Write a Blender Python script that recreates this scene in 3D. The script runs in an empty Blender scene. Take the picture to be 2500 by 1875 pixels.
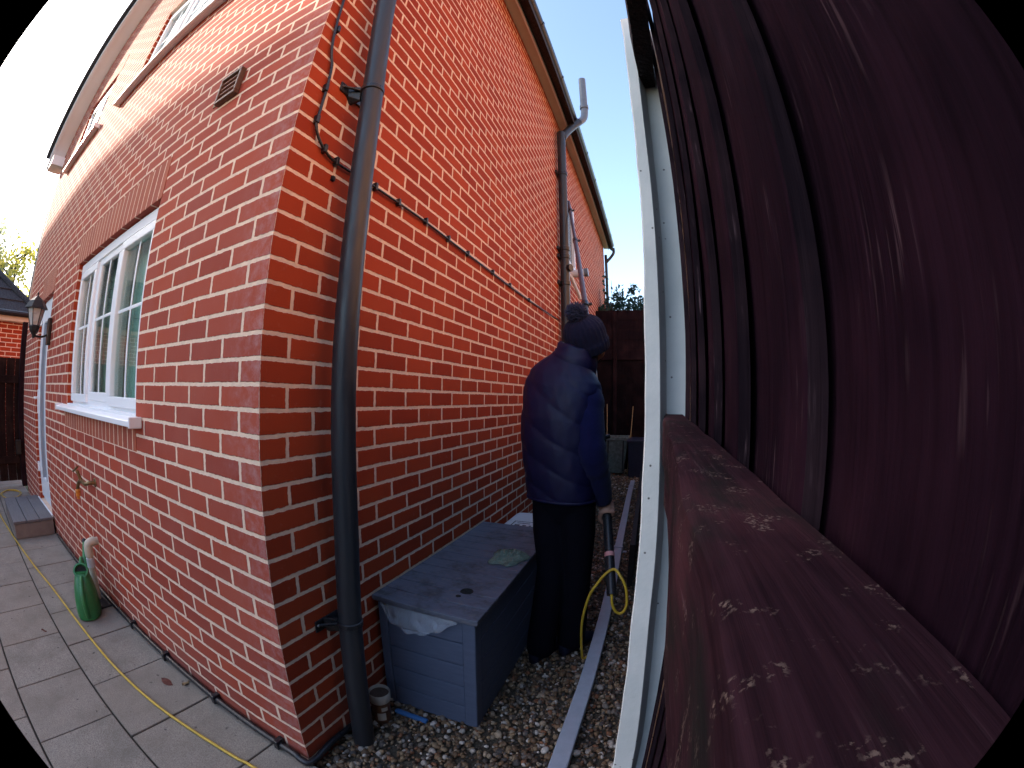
import bpy, bmesh, math, random
import numpy as np
from mathutils import Vector, Matrix
from mathutils.geometry import tessellate_polygon
random.seed(7); RNG = np.random.default_rng(11)
S = bpy.context.scene; COL = S.collection
R = math.radians

# ------------------------------------------------------------ camera, sky, sun
CX, CY, CZ = 1.003, -0.7398, 1.3262
cam = bpy.data.cameras.new('camera'); co = bpy.data.objects.new('camera', cam); COL.objects.link(co); S.camera = co
cam.type = 'PANO'; S.render.engine = 'CYCLES'
cam.sensor_width = 36.0; cam.clip_start = 0.002; cam.clip_end = 3000
cc = cam; cc.panorama_type = 'FISHEYE_LENS_POLYNOMIAL'
K = (1.1922, 0.262, -0.4612, 0.1911)
cc.fisheye_polynomial_k0 = 0.0
cc.fisheye_polynomial_k1 = -K[0]/18; cc.fisheye_polynomial_k2 = -K[1]/18**2
cc.fisheye_polynomial_k3 = -K[2]/18**3; cc.fisheye_polynomial_k4 = -K[3]/18**4
cc.fisheye_fov = 2*1.378
yaw, pit, rol = -0.3279, 0.0323, 0.0121
f = Vector((math.sin(yaw), math.cos(yaw), 0)); r_ = Vector((math.cos(yaw), -math.sin(yaw), 0)); u_ = Vector((0, 0, 1))
Bm = Matrix((r_, u_, -f)).transposed()
Rm = Bm @ Matrix.Rotation(pit, 3, 'X') @ Matrix.Rotation(rol, 3, 'Z')
co.matrix_world = Matrix.Translation((CX, CY, CZ)) @ Rm.to_4x4()

SUN = Vector((-0.85, -0.30, 0.44)).normalized()
W = bpy.data.worlds.new('World'); S.world = W; W.use_nodes = True
wt = W.node_tree; sky = wt.nodes.new('ShaderNodeTexSky'); sky.sky_type = 'NISHITA'; sky.sun_disc = False
sky.sun_elevation = math.asin(SUN.z); sky.sun_rotation = math.atan2(SUN.x, SUN.y)
sky.air_density = 1.0; sky.dust_density = 1.7; sky.ozone_density = 1.0
wt.links.new(sky.outputs[0], wt.nodes['Background'].inputs[0]); wt.nodes['Background'].inputs[1].default_value = 0.15
sl = bpy.data.lights.new('sun', 'SUN'); sl.energy = 3.2; sl.angle = R(1.0); sl.color = (1, 0.9, 0.76)
so = bpy.data.objects.new('sun', sl); COL.objects.link(so); so.location = (-10, -8, 12)
so.rotation_euler = SUN.to_track_quat('Z', 'Y').to_euler()
S.view_settings.view_transform = 'Standard'; S.view_settings.look = 'None'
S.view_settings.exposure = 2.0; S.view_settings.gamma = 1.0

# ------------------------------------------------------------ materials
class NT:
    def __init__(s, name):
        s.m = bpy.data.materials.new(name); s.m.use_nodes = True
        s.t = s.m.node_tree; s.b = s.t.nodes['Principled BSDF']; s.out = s.t.nodes['Material Output']
    def n(s, ty, **kw):
        x = s.t.nodes.new('ShaderNode'+ty)
        for k, v in kw.items(): setattr(x, k, v)
        return x
    def l(s, a, b): s.t.links.new(a, b)
    def pos(s): return s.n('NewGeometry').outputs['Position']
    def math(s, op, a, b=0.0, clamp=False):
        x = s.n('Math', operation=op); x.use_clamp = clamp
        for i, v in enumerate((a, b)):
            if hasattr(v, 'is_linked'): s.l(v, x.inputs[i])
            else: x.inputs[i].default_value = v
        return x.outputs[0]
    def noise(s, scale, vec=None, detail=4.0, rough=0.55, dist=0.0):
        x = s.n('TexNoise'); x.inputs['Scale'].default_value = scale; x.inputs['Detail'].default_value = detail
        x.inputs['Roughness'].default_value = rough; x.inputs['Distortion'].default_value = dist
        s.l(vec if vec is not None else s.pos(), x.inputs['Vector']); return x
    def mapr(s, v, a, b, c=0.0, d=1.0):
        x = s.n('MapRange'); s.l(v, x.inputs[0])
        for i, q in enumerate((a, b, c, d)): x.inputs[i+1].default_value = q
        return x.outputs[0]
    def mix(s, fac, a, b, mode='MIX'):
        x = s.n('Mix', data_type='RGBA', blend_type=mode)
        for i, v in ((0, fac), (6, a), (7, b)):
            if hasattr(v, 'is_linked'): s.l(v, x.inputs[i])
            elif i == 0: x.inputs[0].default_value = v
            else: x.inputs[i].default_value = (*v, 1)
        return x.outputs[2]
    def scalev(s, vec, sc):
        x = s.n('Mapping'); x.inputs['Scale'].default_value = sc; s.l(vec, x.inputs[0]); return x.outputs[0]
    def bump(s, h, strength, dist, chain=None):
        x = s.n('Bump'); x.inputs['Strength'].default_value = strength; x.inputs['Distance'].default_value = dist
        s.l(h, x.inputs['Height'])
        if chain is not None: s.l(chain, x.inputs['Normal'])
        s.l(x.outputs[0], s.b.inputs['Normal']); return x.outputs[0]
    def col(s, v):
        if hasattr(v, 'is_linked'): s.l(v, s.b.inputs['Base Color'])
        else: s.b.inputs['Base Color'].default_value = (*v, 1)
    def set(s, **kw):
        for k, v in kw.items(): s.b.inputs[k.replace('_', ' ')].default_value = v

def simple(name, c, rough=0.6, var=0.25, scale=14.0, bump=0.0, bscale=120.0, metal=0.0, spec=0.5, c2=None, stretch=None):
    t = NT(name); vec = t.pos()
    if stretch: vec = t.scalev(vec, stretch)
    nz = t.noise(scale, vec)
    d = c2 if c2 else tuple(x*(1-var) for x in c)
    t.col(t.mix(t.mapr(nz.outputs[0], .3, .7), d, c))
    t.set(Roughness=rough, Metallic=metal); t.b.inputs['Specular IOR Level'].default_value = spec
    rr = t.noise(scale*3.1, vec); t.l(t.mapr(rr.outputs[0], .3, .7, max(0.03, rough-.12), min(1, rough+.12)), t.b.inputs['Roughness'])
    if bump: t.bump(t.noise(bscale, vec).outputs[0], 1.0, bump)
    return t.m

def brick_mat(name, ox=-0.005, oy=-0.1075, soldier=None, dark=1.0, base=None):
    """stretcher-bond brickwork measured from the corner: 225 x 75 mm courses"""
    t = NT(name); g = t.n('NewGeometry'); P = g.outputs['Position']
    sp = t.n('SeparateXYZ'); t.l(P, sp.inputs[0]); sn = t.n('SeparateXYZ'); t.l(g.outputs['True Normal'], sn.inputs[0])
    isx = t.math('GREATER_THAN', t.math('ABSOLUTE', sn.outputs[0]), .6)
    ux = t.math('ADD', sp.outputs[0], ox); uy = t.math('ADD', sp.outputs[1], oy)
    u = t.math('ADD', t.math('MULTIPLY', ux, t.math('SUBTRACT', 1.0, isx)), t.math('MULTIPLY', uy, isx))
    n1 = t.noise(55, P, 3).outputs[0]; n2 = t.noise(50, t.scalev(P, (1.1, .9, 1.3)), 3).outputs[0]; n3 = t.noise(7, P, 2).outputs[0]
    wob = lambda n, k: t.math('MULTIPLY', t.math('SUBTRACT', n, .5), k)
    u2 = t.math('ADD', t.math('ADD', u, wob(n1, .008)), wob(n3, .006)); z2 = t.math('ADD', t.math('ADD', sp.outputs[2], wob(n2, .008)), wob(n3, .006))
    cv = t.n('CombineXYZ'); t.l(u2, cv.inputs[0]); t.l(z2, cv.inputs[1])
    b = t.n('TexBrick'); b.offset = .5; b.offset_frequency = 2; b.squash = 1.0
    t.l(cv.outputs[0], b.inputs['Vector'])
    A, B2 = base if base else ((.40, .058, .021), (.29, .037, .015))
    if soldier: A, B2 = (.40, .095, .042), (.33, .065, .03)
    b.inputs['Color1'].default_value = (*A, 1); b.inputs['Color2'].default_value = (*B2, 1); b.inputs['Mortar'].default_value = (.56, .44, .35, 1)
    b.inputs['Scale'].default_value = 1.0; b.inputs['Mortar Size'].default_value = .0076; b.inputs['Mortar Smooth'].default_value = .25; b.inputs['Bias'].default_value = 0
    b.inputs['Brick Width'].default_value = .225; b.inputs['Row Height'].default_value = .075
    if soldier:
        b.offset = 0; b.inputs['Brick Width'].default_value = .075; b.inputs['Row Height'].default_value = 5.0
        cz = t.math('ADD', sp.outputs[2], 1.0); t.l(cz, cv.inputs[1]); b.inputs['Mortar Size'].default_value = .005
    fac = b.outputs['Fac']
    sp1 = t.noise(420, P, 2).outputs[0]; bl = t.noise(3.2, P, 5).outputs[0]; st = t.noise(26, P, 5, .7).outputs[0]
    c = t.mix(t.mapr(bl, .45, .75), b.outputs['Color'], (.42, .085, .025), 'MIX')
    c = t.mix(t.mapr(bl, .5, .75, 0, .45), b.outputs['Color'], c)
    c = t.mix(t.mapr(sp1, .62, .75, 0, .35), c, (.12, .035, .025))
    # lime bloom near the arris of the rear wall
    edge = t.math('MULTIPLY', t.mapr(sp.outputs[0], -.22, -.01), t.math('SUBTRACT', 1.0, isx))
    bloom = t.math('MULTIPLY', edge, t.mapr(st, .42, .7), True)
    c = t.mix(t.math('MULTIPLY', bloom, .34), c, (.5, .4, .42))
    rear = t.math('MULTIPLY', t.math('SUBTRACT', 1.0, isx), t.mapr(bl, .25, .6, .05, .15)); c = t.mix(rear, c, (.42, .25, .25))
    c = t.mix(t.math('MULTIPLY', t.mapr(st, .6, .8), .22), c, (.45, .25, .22))
    # dirt splash above the ground
    low = t.math('MULTIPLY', t.mapr(sp.outputs[2], .28, .0), t.mapr(bl, .3, .65))
    c = t.mix(t.math('MULTIPLY', low, .5), c, (.13, .08, .075))
    mcol = t.mix(t.mapr(st, .35, .7), (.86, .62, .46), (.68, .48, .36))
    c = t.mix(fac, c, mcol)
    if dark != 1.0: c = t.mix(1.0, c, (dark,)*3, 'MULTIPLY')
    t.col(c); t.set(Roughness=.85); t.b.inputs['Specular IOR Level'].default_value = .12
    h = t.math('ADD', t.math('MULTIPLY', t.math('SUBTRACT', 1.0, fac), 1.0), t.math('MULTIPLY', t.noise(160, P, 4, .7).outputs[0], .22))
    t.bump(h, .8, .005)
    return t.m

M = {}
M['brick'] = brick_mat('brickwork')
M['soldier'] = brick_mat('soldier_brick', soldier=True)
M['brick_garage'] = brick_mat('garage_brickwork', oy=.03)
def flat(name, c, rough, spec=.5):
    t = NT(name); n = t.noise(2.0, None, 1).outputs[0]; t.col(t.mix(n, tuple(x*.97 for x in c), c)); t.set(Roughness=rough); t.b.inputs['Specular IOR Level'].default_value = spec; return t.m
M['upvc'] = flat('white_upvc', (.86, .87, .88), .3)
M['paint'] = simple('cream_paint', (.62, .55, .46), .5, .12, 8)
M['soffit'] = simple('soffit_paint', (.62, .54, .46), .5, .1, 6)
M['black_plastic'] = simple('black_plastic', (.018, .018, .022), .34, .3, 30, .0004, 300)
M['pipe_black'] = simple('drainpipe_black', (.03, .031, .036), .42, .35, 18, .0003, 260, c2=(.02, .021, .026), stretch=(1, 1, .15))
M['gutter'] = simple('gutter_black', (.012, .013, .016), .35, .3, 20)
M['grey_plastic'] = simple('grey_vent_plastic', (.16, .18, .21), .4, .2, 20)
M['roof'] = simple('roof_tile', (.06, .06, .065), .9, .6, 38, .004, 45, spec=.15, c2=(.018, .018, .02))
M['brown_plastic'] = simple('brown_plastic', (.13, .06, .035), .55, .3, 30)
M['dark_metal'] = simple('black_lantern_metal', (.012, .012, .013), .4, .3, 30)
M['brass'] = simple('tarnished_brass', (.32, .22, .11), .42, .5, 60, metal=.9)
M['orange'] = simple('orange_plastic', (.75, .24, .03), .4, .2, 30)
M['cream_pipe'] = simple('cream_pipe', (.58, .52, .40), .4, .15, 12)
M['yellow_hose'] = simple('yellow_hose', (.62, .40, .035), .42, .25, 40)
M['green_can'] = simple('green_plastic', (.03, .20, .06), .38, .25, 24, .0006, 250)
M['inside_dark'] = simple('dark_inside', (.004, .006, .005), .8, .2, 20)
M['deck'] = simple('grey_deck', (.13, .125, .135), .7, .25, 10, .001, 60, stretch=(.6, 9, 9))
M['deck_end'] = simple('deck_fascia', (.20, .165, .15), .75, .3, 10, .001, 60)
M['lid'] = None
M['pebble_base'] = simple('gravel_base', (.10, .075, .05), .9, .5, 90, .01, 90)
M['concrete'] = None
M['white_strip'] = simple('pale_grey_plastic', (.42, .44, .50), .5, .12, 30, .0004, 200)
M['dark_board'] = simple('dark_stained_board', (.022, .018, .02), .7, .4, 20)
M['trough'] = simple('weathered_trough', (.16, .19, .17), .6, .35, 22, c2=(.07, .08, .07))
M['bamboo'] = simple('bamboo', (.35, .25, .12), .6, .4, 40)
M['blue_tub'] = simple('dark_blue_plastic', (.016, .02, .05), .5, .3, 20)
M['skin'] = simple('skin', (.50, .27, .20), .55, .12, 30)
M['white_plastic'] = simple('white_plastic', (.66, .68, .70), .4, .1, 20)
M['tin_label'] = simple('brown_label', (.14, .06, .03), .5, .4, 30)
M['tin_white'] = simple('cream_tub', (.5, .46, .4), .45, .15, 20)
M['paint_dregs'] = simple('brown_dregs', (.09, .055, .04), .7, .3, 60)
M['blue_strip'] = simple('blue_plastic', (.05, .16, .38), .45, .2, 20)
M['pink'] = simple('pink_tape', (.6, .25, .25), .6, .1, 20)
M['leaf_dead'] = simple('dead_leaf', (.16, .045, .03), .7, .4, 80)
M['leaf_tan'] = simple('tan_leaf', (.28, .19, .09), .7, .4, 80)
M['bark'] = simple('bark', (.07, .05, .035), .9, .4, 20, .01, 30)
M['lawn'] = simple('lawn', (.05, .09, .025), .9, .4, 4, .02, 60)
M['render_wall'] = simple('cream_render', (.5, .46, .4), .8, .1, 4)
M['aerial'] = simple('aerial_metal', (.25, .25, .26), .4, .1, 10, metal=.8)

def leafmat(name, a, b, tr=.3):
    t = NT(name); g = t.n('NewGeometry'); ri = g.outputs['Random Per Island']
    c = t.mix(ri, a, b); t.col(c); t.set(Roughness=.55)
    tl = t.n('BsdfTranslucent'); t.l(t.mix(.5, c, a), tl.inputs[0])
    mx = t.n('MixShader'); mx.inputs[0].default_value = tr
    t.l(t.b.outputs[0], mx.inputs[1]); t.l(tl.outputs[0], mx.inputs[2]); t.l(mx.outputs[0], t.out.inputs[0]); return t.m
M['leaf_yellow'] = leafmat('autumn_leaves', (.42, .40, .07), (.62, .50, .12), .6)
M['leaf_green'] = leafmat('grey_green_leaves', (.30, .34, .2), (.45, .46, .30), .55)
M['leaf_bush'] = leafmat('teal_green_leaves', (.012, .05, .05), (.04, .10, .08), .4)

def concrete():
    t = NT('pale_concrete'); P = t.pos()
    n1 = t.noise(9, P, 6, .6).outputs[0]; n2 = t.noise(140, P, 3).outputs[0]; v = t.n('TexVoronoi'); v.inputs['Scale'].default_value = 95; t.l(P, v.inputs['Vector'])
    c = t.mix(t.mapr(n1, .3, .7), (.68, .70, .70), (.54, .58, .58))
    c = t.mix(t.mapr(v.outputs['Distance'], .02, .10, .75, 0), c, (.12, .13, .13)) if False else c
    sp = t.n('SeparateColor'); t.l(v.outputs['Color'], sp.inputs[0])
    pit = t.math('MULTIPLY', t.mapr(v.outputs['Distance'], .12, .22, 1, 0), t.math('GREATER_THAN', sp.outputs[0], .93))
    c = t.mix(pit, c, (.08, .085, .09)); t.col(c); t.set(Roughness=.85)
    h = t.math('SUBTRACT', n2, t.math('MULTIPLY', pit, 1.5)); t.bump(h, .25, .001); return t.m
M['concrete'] = concrete()

def fence_wood(name, a, b, wear=.5, spots=False, near=True):
    """dark stained sawn softwood: grain along z (boards) or y (rails), fine saw marks, scuffs and knots"""
    t = NT(name); P = t.pos(); k = 1.0 if near else .35
    st = lambda w, l: t.scalev(P, (w*k, w*k, l*k) if not spots else (w*k, l*k, w*k))
    g1 = t.noise(1.0, st(70, 2.2), 6, .62, .8).outputs[0]; g2 = t.noise(1.0, st(420, 9), 5, .7, .3).outputs[0]; big = t.noise(9*k, P, 4, .6).outputs[0]
    c = t.mix(t.mapr(g1, .32, .68), b, a)
    c = t.mix(t.mapr(g2, .35, .65, 0, .75), c, tuple(x*.45 for x in b))
    c = t.mix(t.mapr(big, .45, .72, 0, .65), c, (a[0]*1.9, a[1]*1.7, a[2]*1.5))
    sc = t.noise(1.0, st(330, 16), 4, .65).outputs[0]; scm = t.noise(22*k, P, 2).outputs[0]
    c = t.mix(t.math('MULTIPLY', t.math('MULTIPLY', t.mapr(sc, .58, .68), t.mapr(scm, .50, .62)), wear), c, (.17, .11, .125))
    vo = t.n('TexVoronoi'); vo.inputs['Scale'].default_value = 1.0; t.l(st(26, 5), vo.inputs['Vector']); so = t.n('SeparateColor'); t.l(vo.outputs['Color'], so.inputs[0])
    kn = t.math('MULTIPLY', t.mapr(vo.outputs['Distance'], .10, .24, 1, 0), t.math('GREATER_THAN', so.outputs[0], .9)); c = t.mix(t.math('MULTIPLY', kn, .7), c, tuple(x*.35 for x in b))
    if spots:
        s1 = t.noise(800, P, 5, .6).outputs[0]; s2 = t.noise(75, P, 4, .6).outputs[0]
        m = t.math('MULTIPLY', t.mapr(s1, .53, .60), t.mapr(s2, .55, .63)); c = t.mix(t.math('MULTIPLY', m, .7), c, (.20, .15, .125))
        s3 = t.noise(40, t.scalev(P, (1, .35, 1)), 5, .6).outputs[0]; c = t.mix(t.mapr(s3, .48, .66, 0, .8), c, (.012, .013, .0125))
    t.col(c); t.set(Roughness=.8); t.b.inputs['Specular IOR Level'].default_value = .03
    b1 = t.bump(g1, .6, .0012); t.bump(g2, .5, .0005, b1); return t.m
M['fence'] = fence_wood('stained_fence_boards', (.0165, .0066, .0135), (.0085, .0036, .0078), .28)
M['fence_edge'] = fence_wood('weathered_skylit_edge', (.026, .0155, .021), (.012, .008, .0125), .8)  # weathered edge wood, also lightened for the sky it faces
M['rail'] = fence_wood('worn_rail', (.037, .0155, .0215), (.0195, .0085, .0135), .2, True)
M['fence_far'] = fence_wood('dark_fence', (.011, .0068, .0085), (.006, .004, .006), .1, False, False)
M['fence_far_top'] = fence_wood('brown_fence_top', (.022, .012, .015), (.012, .007, .01), .1, False, False)
M['gate'] = fence_wood('dark_gate_boards', (.030, .016, .014), (.016, .009, .009), .05, False, False)
M['old_felt'] = simple('furry_old_timber', (.02, .013, .016), .95, .6, 60, .01, 130)

def paving():
    t = NT('concrete_paving'); P = t.pos()
    a = t.noise(230, P, 3, .7).outputs[0]; b = t.noise(5, P, 6, .65).outputs[0]; c3 = t.noise(1.2, P, 3).outputs[0]
    ri = t.n('NewGeometry').outputs['Random Per Island']
    c = t.mix(t.mapr(a, .35, .65), (.165, .142, .118), (.37, .33, .28))
    c = t.mix(t.mapr(b, .42, .68, 0, .6), c, (.15, .13, .105)); c = t.mix(t.mapr(ri, 0, 1, 0, .35), c, (.26, .205, .16))
    s = t.noise(30, P, 1).outputs[0]; c = t.mix(t.mapr(s, .72, .76, 0, .7), c, (.06, .05, .05))
    t.col(c); t.set(Roughness=.9); t.b.inputs['Specular IOR Level'].default_value = .15; t.bump(a, .6, .002); return t.m
M['paving'] = paving()

def pebble():
    t = NT('river_pebbles'); ri = t.n('NewGeometry').outputs['Random Per Island']
    cr = t.n('ValToRGB'); t.l(ri, cr.inputs[0]); e = cr.color_ramp; e.interpolation = 'CONSTANT'
    cs = [(.0, (0.144, 0.076, 0.038)), (.16, (0.221, 0.123, 0.060)), (.30, (0.098, 0.059, 0.038)), (.42, (0.313, 0.200, 0.109)), (.54, (0.072, 0.059, 0.055)), (.64, (0.183, 0.141, 0.115)), (.74, (0.392, 0.282, 0.186)), (.84, (0.261, 0.100, 0.044)), (.9, (0.470, 0.388, 0.328)), (.965, (0.679, 0.576, 0.491))]
    while len(e.elements) < len(cs): e.elements.new(.5)
    for el, (p, c) in zip(e.elements, cs): el.position = p; el.color = (*c, 1)
    n = t.noise(110, None, 4).outputs[0]; t.col(t.mix(t.mapr(n, .3, .7, 0, .5), cr.outputs[0], (.10, .075, .055)))
    t.set(Roughness=.55); t.b.inputs['Specular IOR Level'].default_value = .3; return t.m
M['pebble'] = pebble()

def lidmat(name, a, b, algae=True):
    t = NT(name); P = t.pos(); g = t.noise(1.0, t.scalev(P, (14, 90, 90)), 4).outputs[0]; d = t.noise(9, P, 6, .7).outputs[0]
    c = t.mix(t.mapr(g, .3, .7), a, b)
    if algae: c = t.mix(t.mapr(d, .48, .66, 0, .8), c, (.045, .047, .05)); c = t.mix(t.mapr(t.noise(38, P, 5).outputs[0], .55, .7, 0, .5), c, (.17, .15, .14))
    t.col(c); t.set(Roughness=.6); t.b.inputs['Specular IOR Level'].default_value = .25; t.bump(g, .35, .0012); return t.m
M['lid'] = lidmat('dirty_grey_lid', (.125, .135, .175), (.095, .102, .138))
M['box'] = lidmat('grey_resin_box', (.095, .115, .175), (.078, .095, .148), False)

def glass(name, tint=(.9, .95, .95)):
    t = NT(name); gl = t.n('BsdfGlossy'); gl.inputs['Roughness'].default_value = .015; tr = t.n('BsdfTransparent'); tr.inputs[0].default_value = (*tint, 1)
    lw = t.n('LayerWeight'); lw.inputs[0].default_value = .5; mx = t.n('MixShader')
    t.l(t.mapr(t.math('POWER', lw.outputs['Facing'], 4.5), 0, 1, .05, .95), mx.inputs[0]); t.l(tr.outputs[0], mx.inputs[1]); t.l(gl.outputs[0], mx.inputs[2]); t.l(mx.outputs[0], t.out.inputs[0]); return t.m
M['glass'] = glass('window_glass')
def film(name, col, tr, bump=.0):
    t = NT(name); t.col(col); t.set(Roughness=.16); tp = t.n('BsdfTransparent'); mx = t.n('MixShader'); mx.inputs[0].default_value = tr
    t.l(t.b.outputs[0], mx.inputs[1]); t.l(tp.outputs[0], mx.inputs[2]); t.l(mx.outputs[0], t.out.inputs[0])
    vv = t.n('TexVoronoi'); vv.feature = 'DISTANCE_TO_EDGE'; vv.inputs['Scale'].default_value = 24; t.l(t.noise(6, None, 2, .5, 1.0).outputs[1], vv.inputs['Vector']) if False else t.l(t.pos(), vv.inputs['Vector'])
    t.bump(t.math('ADD', t.noise(16, None, 2, .5, 2.5).outputs[0], t.math('MULTIPLY', vv.outputs['Distance'], 1.6)), .8, .012); return t.m
M['film'] = film('clear_polythene', (.60, .65, .74), .74)
M['film_green'] = film('greenish_polythene', (.20, .27, .21), .4)
M['lamp_glass'] = film('lantern_glass', (.6, .6, .58), .35)
M['curtain'] = simple('green_reflection_curtain', (.42, .64, .5), .8, .2, 3, stretch=(20, 20, .5))  # curtain whose green stands in for garden reflections in the panes
M['curtain_tan'] = simple('tan_reflection_curtain', (.66, .60, .46), .8, .3, 3, stretch=(25, 20, .5))  # curtain whose tan stands in for outdoor reflections in the panes
M['net_curtain'] = simple('net_curtain', (.75, .76, .76), .8, .1, 3, stretch=(25, 20, .5))
M['room'] = simple('dim_room_wall', (.30, .29, .25), .9, .1, 3)
M['wood'] = simple('wood', (.1, .06, .04), .8, .3, 20)

def cloth(name, c, rough, bump, sheen=0.0, bscale=350):
    t = NT(name); n = t.noise(bscale, None, 3).outputs[0]; w = t.noise(18, None, 4, .6, .8).outputs[0]
    t.col(t.mix(t.mapr(w, .3, .7), tuple(x*.75 for x in c), c)); t.set(Roughness=rough); t.b.inputs['Specular IOR Level'].default_value = .32 if rough < .6 else .08
    t.b.inputs['Sheen Weight'].default_value = sheen
    b1 = t.bump(w, .4, bump*(2 if rough < .5 else 5)); t.bump(n, .35, bump, b1); return t.m
M['vest'] = cloth('navy_nylon', (.0062, .0056, .040), .56, .0008)
M['sleeve'] = cloth('navy_jersey', (.0075, .0085, .052), .85, .0012, .1)
M['trousers'] = cloth('black_trousers', (.0035, .0035, .008), .85, .001)
M['hat'] = cloth('charcoal_knit', (.016, .015, .036), .95, .002, .05, 260)
M['pom'] = cloth('grey_wool', (.045, .045, .085), .95, .002, .1, 260)
M['shoe'] = cloth('dark_shoe', (.012, .014, .03), .6, .001)
M['hair'] = cloth('dark_hair', (.02, .014, .01), .7, .001)
M['eye'] = simple('eye_white', (.6, .6, .6), .3, .1, 10)

# ------------------------------------------------------------ mesh helpers
LOC = {}
def thing(name, label, cat, loc=(0, 0, 0), group=None, kind=None):
    o = bpy.data.objects.new(name, None); COL.objects.link(o); o.location = loc; o.empty_display_size = .1
    LOC[o.name] = Vector(loc); tag(o, label, cat, group, kind); return o
def tag(o, label=None, cat=None, group=None, kind=None):
    if label: o['label'] = label
    if cat: o['category'] = cat
    if group: o['group'] = group
    if kind: o['kind'] = kind
    return o
V = Vector
class MB:
    def __init__(s): s.v = []; s.f = []
    def add(s, vs, fs):
        k = len(s.v); s.v += [tuple(v) for v in vs]; s.f += [tuple(i+k for i in f) for f in fs]; return s
    def box(s, x0, x1, y0, y1, z0, z1, T=None):
        vs = [V((x, y, z)) for z in (z0, z1) for y in (y0, y1) for x in (x0, x1)]
        if T: vs = [T(v) for v in vs]
        return s.add(vs, [(0, 2, 3, 1), (4, 5, 7, 6), (0, 1, 5, 4), (2, 6, 7, 3), (0, 4, 6, 2), (1, 3, 7, 5)])
    def loft(s, rings, cap=True, closed=True):
        n = len(rings[0]); vs = [v for r in rings for v in r]; fs = []
        for i in range(len(rings)-1):
            for j in range(n if closed else n-1):
                a = i*n+j; b = i*n+(j+1) % n; fs.append((a, b, b+n, a+n))
        if cap and closed: fs += [tuple(range(n-1, -1, -1)), tuple((len(rings)-1)*n+j for j in range(n))]
        return s.add(vs, fs)
    def tube(s, pts, r, n=12, cap=True):
        pts = [V(p) for p in pts]; m = len(pts); rs = r if isinstance(r, (list, tuple)) else [r]*m
        tg = [(pts[min(i+1, m-1)]-pts[max(i-1, 0)]).normalized() for i in range(m)]
        ref = V((0, 0, 1)) if abs(tg[0].z) < .9 else V((1, 0, 0)); a = tg[0].cross(ref).normalized(); rings = []
        for i in range(m):
            a = (a - tg[i]*a.dot(tg[i])).normalized(); b = tg[i].cross(a)
            rings.append([pts[i]+(a*math.cos(t)+b*math.sin(t))*rs[i] for t in [2*math.pi*k/n for k in range(n)]])
        return s.loft(rings, cap)
    def lathe(s, c, prof, n=24, axis=V((0, 0, 1)), cap=True):
        c = V(c); axis = V(axis).normalized(); ref = V((1, 0, 0)) if abs(axis.x) < .9 else V((0, 1, 0))
        a = axis.cross(ref).normalized(); b = axis.cross(a)
        return s.loft([[c+axis*h+(a*math.cos(t)+b*math.sin(t))*rr for t in [2*math.pi*k/n for k in range(n)]] for rr, h in prof], cap)
    def prism(s, poly, d):
        """poly: list of 3-D points, extruded by vector d"""
        n = len(poly); d = V(d); vs = [V(p) for p in poly]+[V(p)+d for p in poly]
        return s.add(vs, [tuple(range(n-1, -1, -1)), tuple(range(n, 2*n))]+[(i, (i+1) % n, (i+1) % n+n, i+n) for i in range(n)])
    def ell(s, c, a, b, d, n=16, m=10):
        c = V(c); rings = []
        for i in range(1, m):
            t = math.pi*i/m; rings.append([c - V(d)*math.cos(t) + (V(a)*math.cos(p)+V(b)*math.sin(p))*math.sin(t) for p in [2*math.pi*k/n for k in range(n)]])
        return s.loft(rings, True)
    def build(s, name, m, parent=None, bevel=0.0, smooth=False, label=None, kind=None, base=None, seg=2, fix=True):
        off = LOC.get(parent.name, V((0, 0, 0))) if parent else V(base) if base is not None else V((0, 0, 0))
        me = bpy.data.meshes.new(name); me.from_pydata([V(v)-off for v in s.v], [], s.f); me.update()
        if fix:
            bm = bmesh.new(); bm.from_mesh(me); bmesh.ops.recalc_face_normals(bm, faces=bm.faces); bm.to_mesh(me); bm.free()
        o = bpy.data.objects.new(name, me); COL.objects.link(o); me.materials.append(M[m] if isinstance(m, str) else m)
        LOC[o.name] = V(off)
        if parent: o.parent = parent
        elif base is not None: o.location = base
        if smooth:
            me.polygons.foreach_set('use_smooth', [True]*len(me.polygons)); me.update()
            if smooth == 'auto':
                bm = bmesh.new(); bm.from_mesh(me)
                for e in bm.edges:
                    if len(e.link_faces) == 2 and e.calc_face_angle(0) > R(38): e.smooth = False
                bm.to_mesh(me); bm.free()
        if bevel:
            b = o.modifiers.new('bevel', 'BEVEL'); b.width = bevel; b.segments = seg; b.limit_method = 'ANGLE'; b.angle_limit = R(35)
        if label: o['label'] = label
        if kind: o['kind'] = kind
        return o
def box(x0, x1, y0, y1, z0, z1, T=None): return MB().box(x0, x1, y0, y1, z0, z1, T)
def spline(pts, n=8):
    pts = [V(p) for p in pts]; out = []
    for i in range(len(pts)-1):
        p0 = pts[max(i-1, 0)]; p1 = pts[i]; p2 = pts[i+1]; p3 = pts[min(i+2, len(pts)-1)]
        for k in range(n):
            t = k/n; out.append(.5*((2*p1)+(p2-p0)*t+(2*p0-5*p1+4*p2-p3)*t*t+(3*p1-p0-3*p2+p3)*t**3))
    return out+[pts[-1]]
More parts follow.
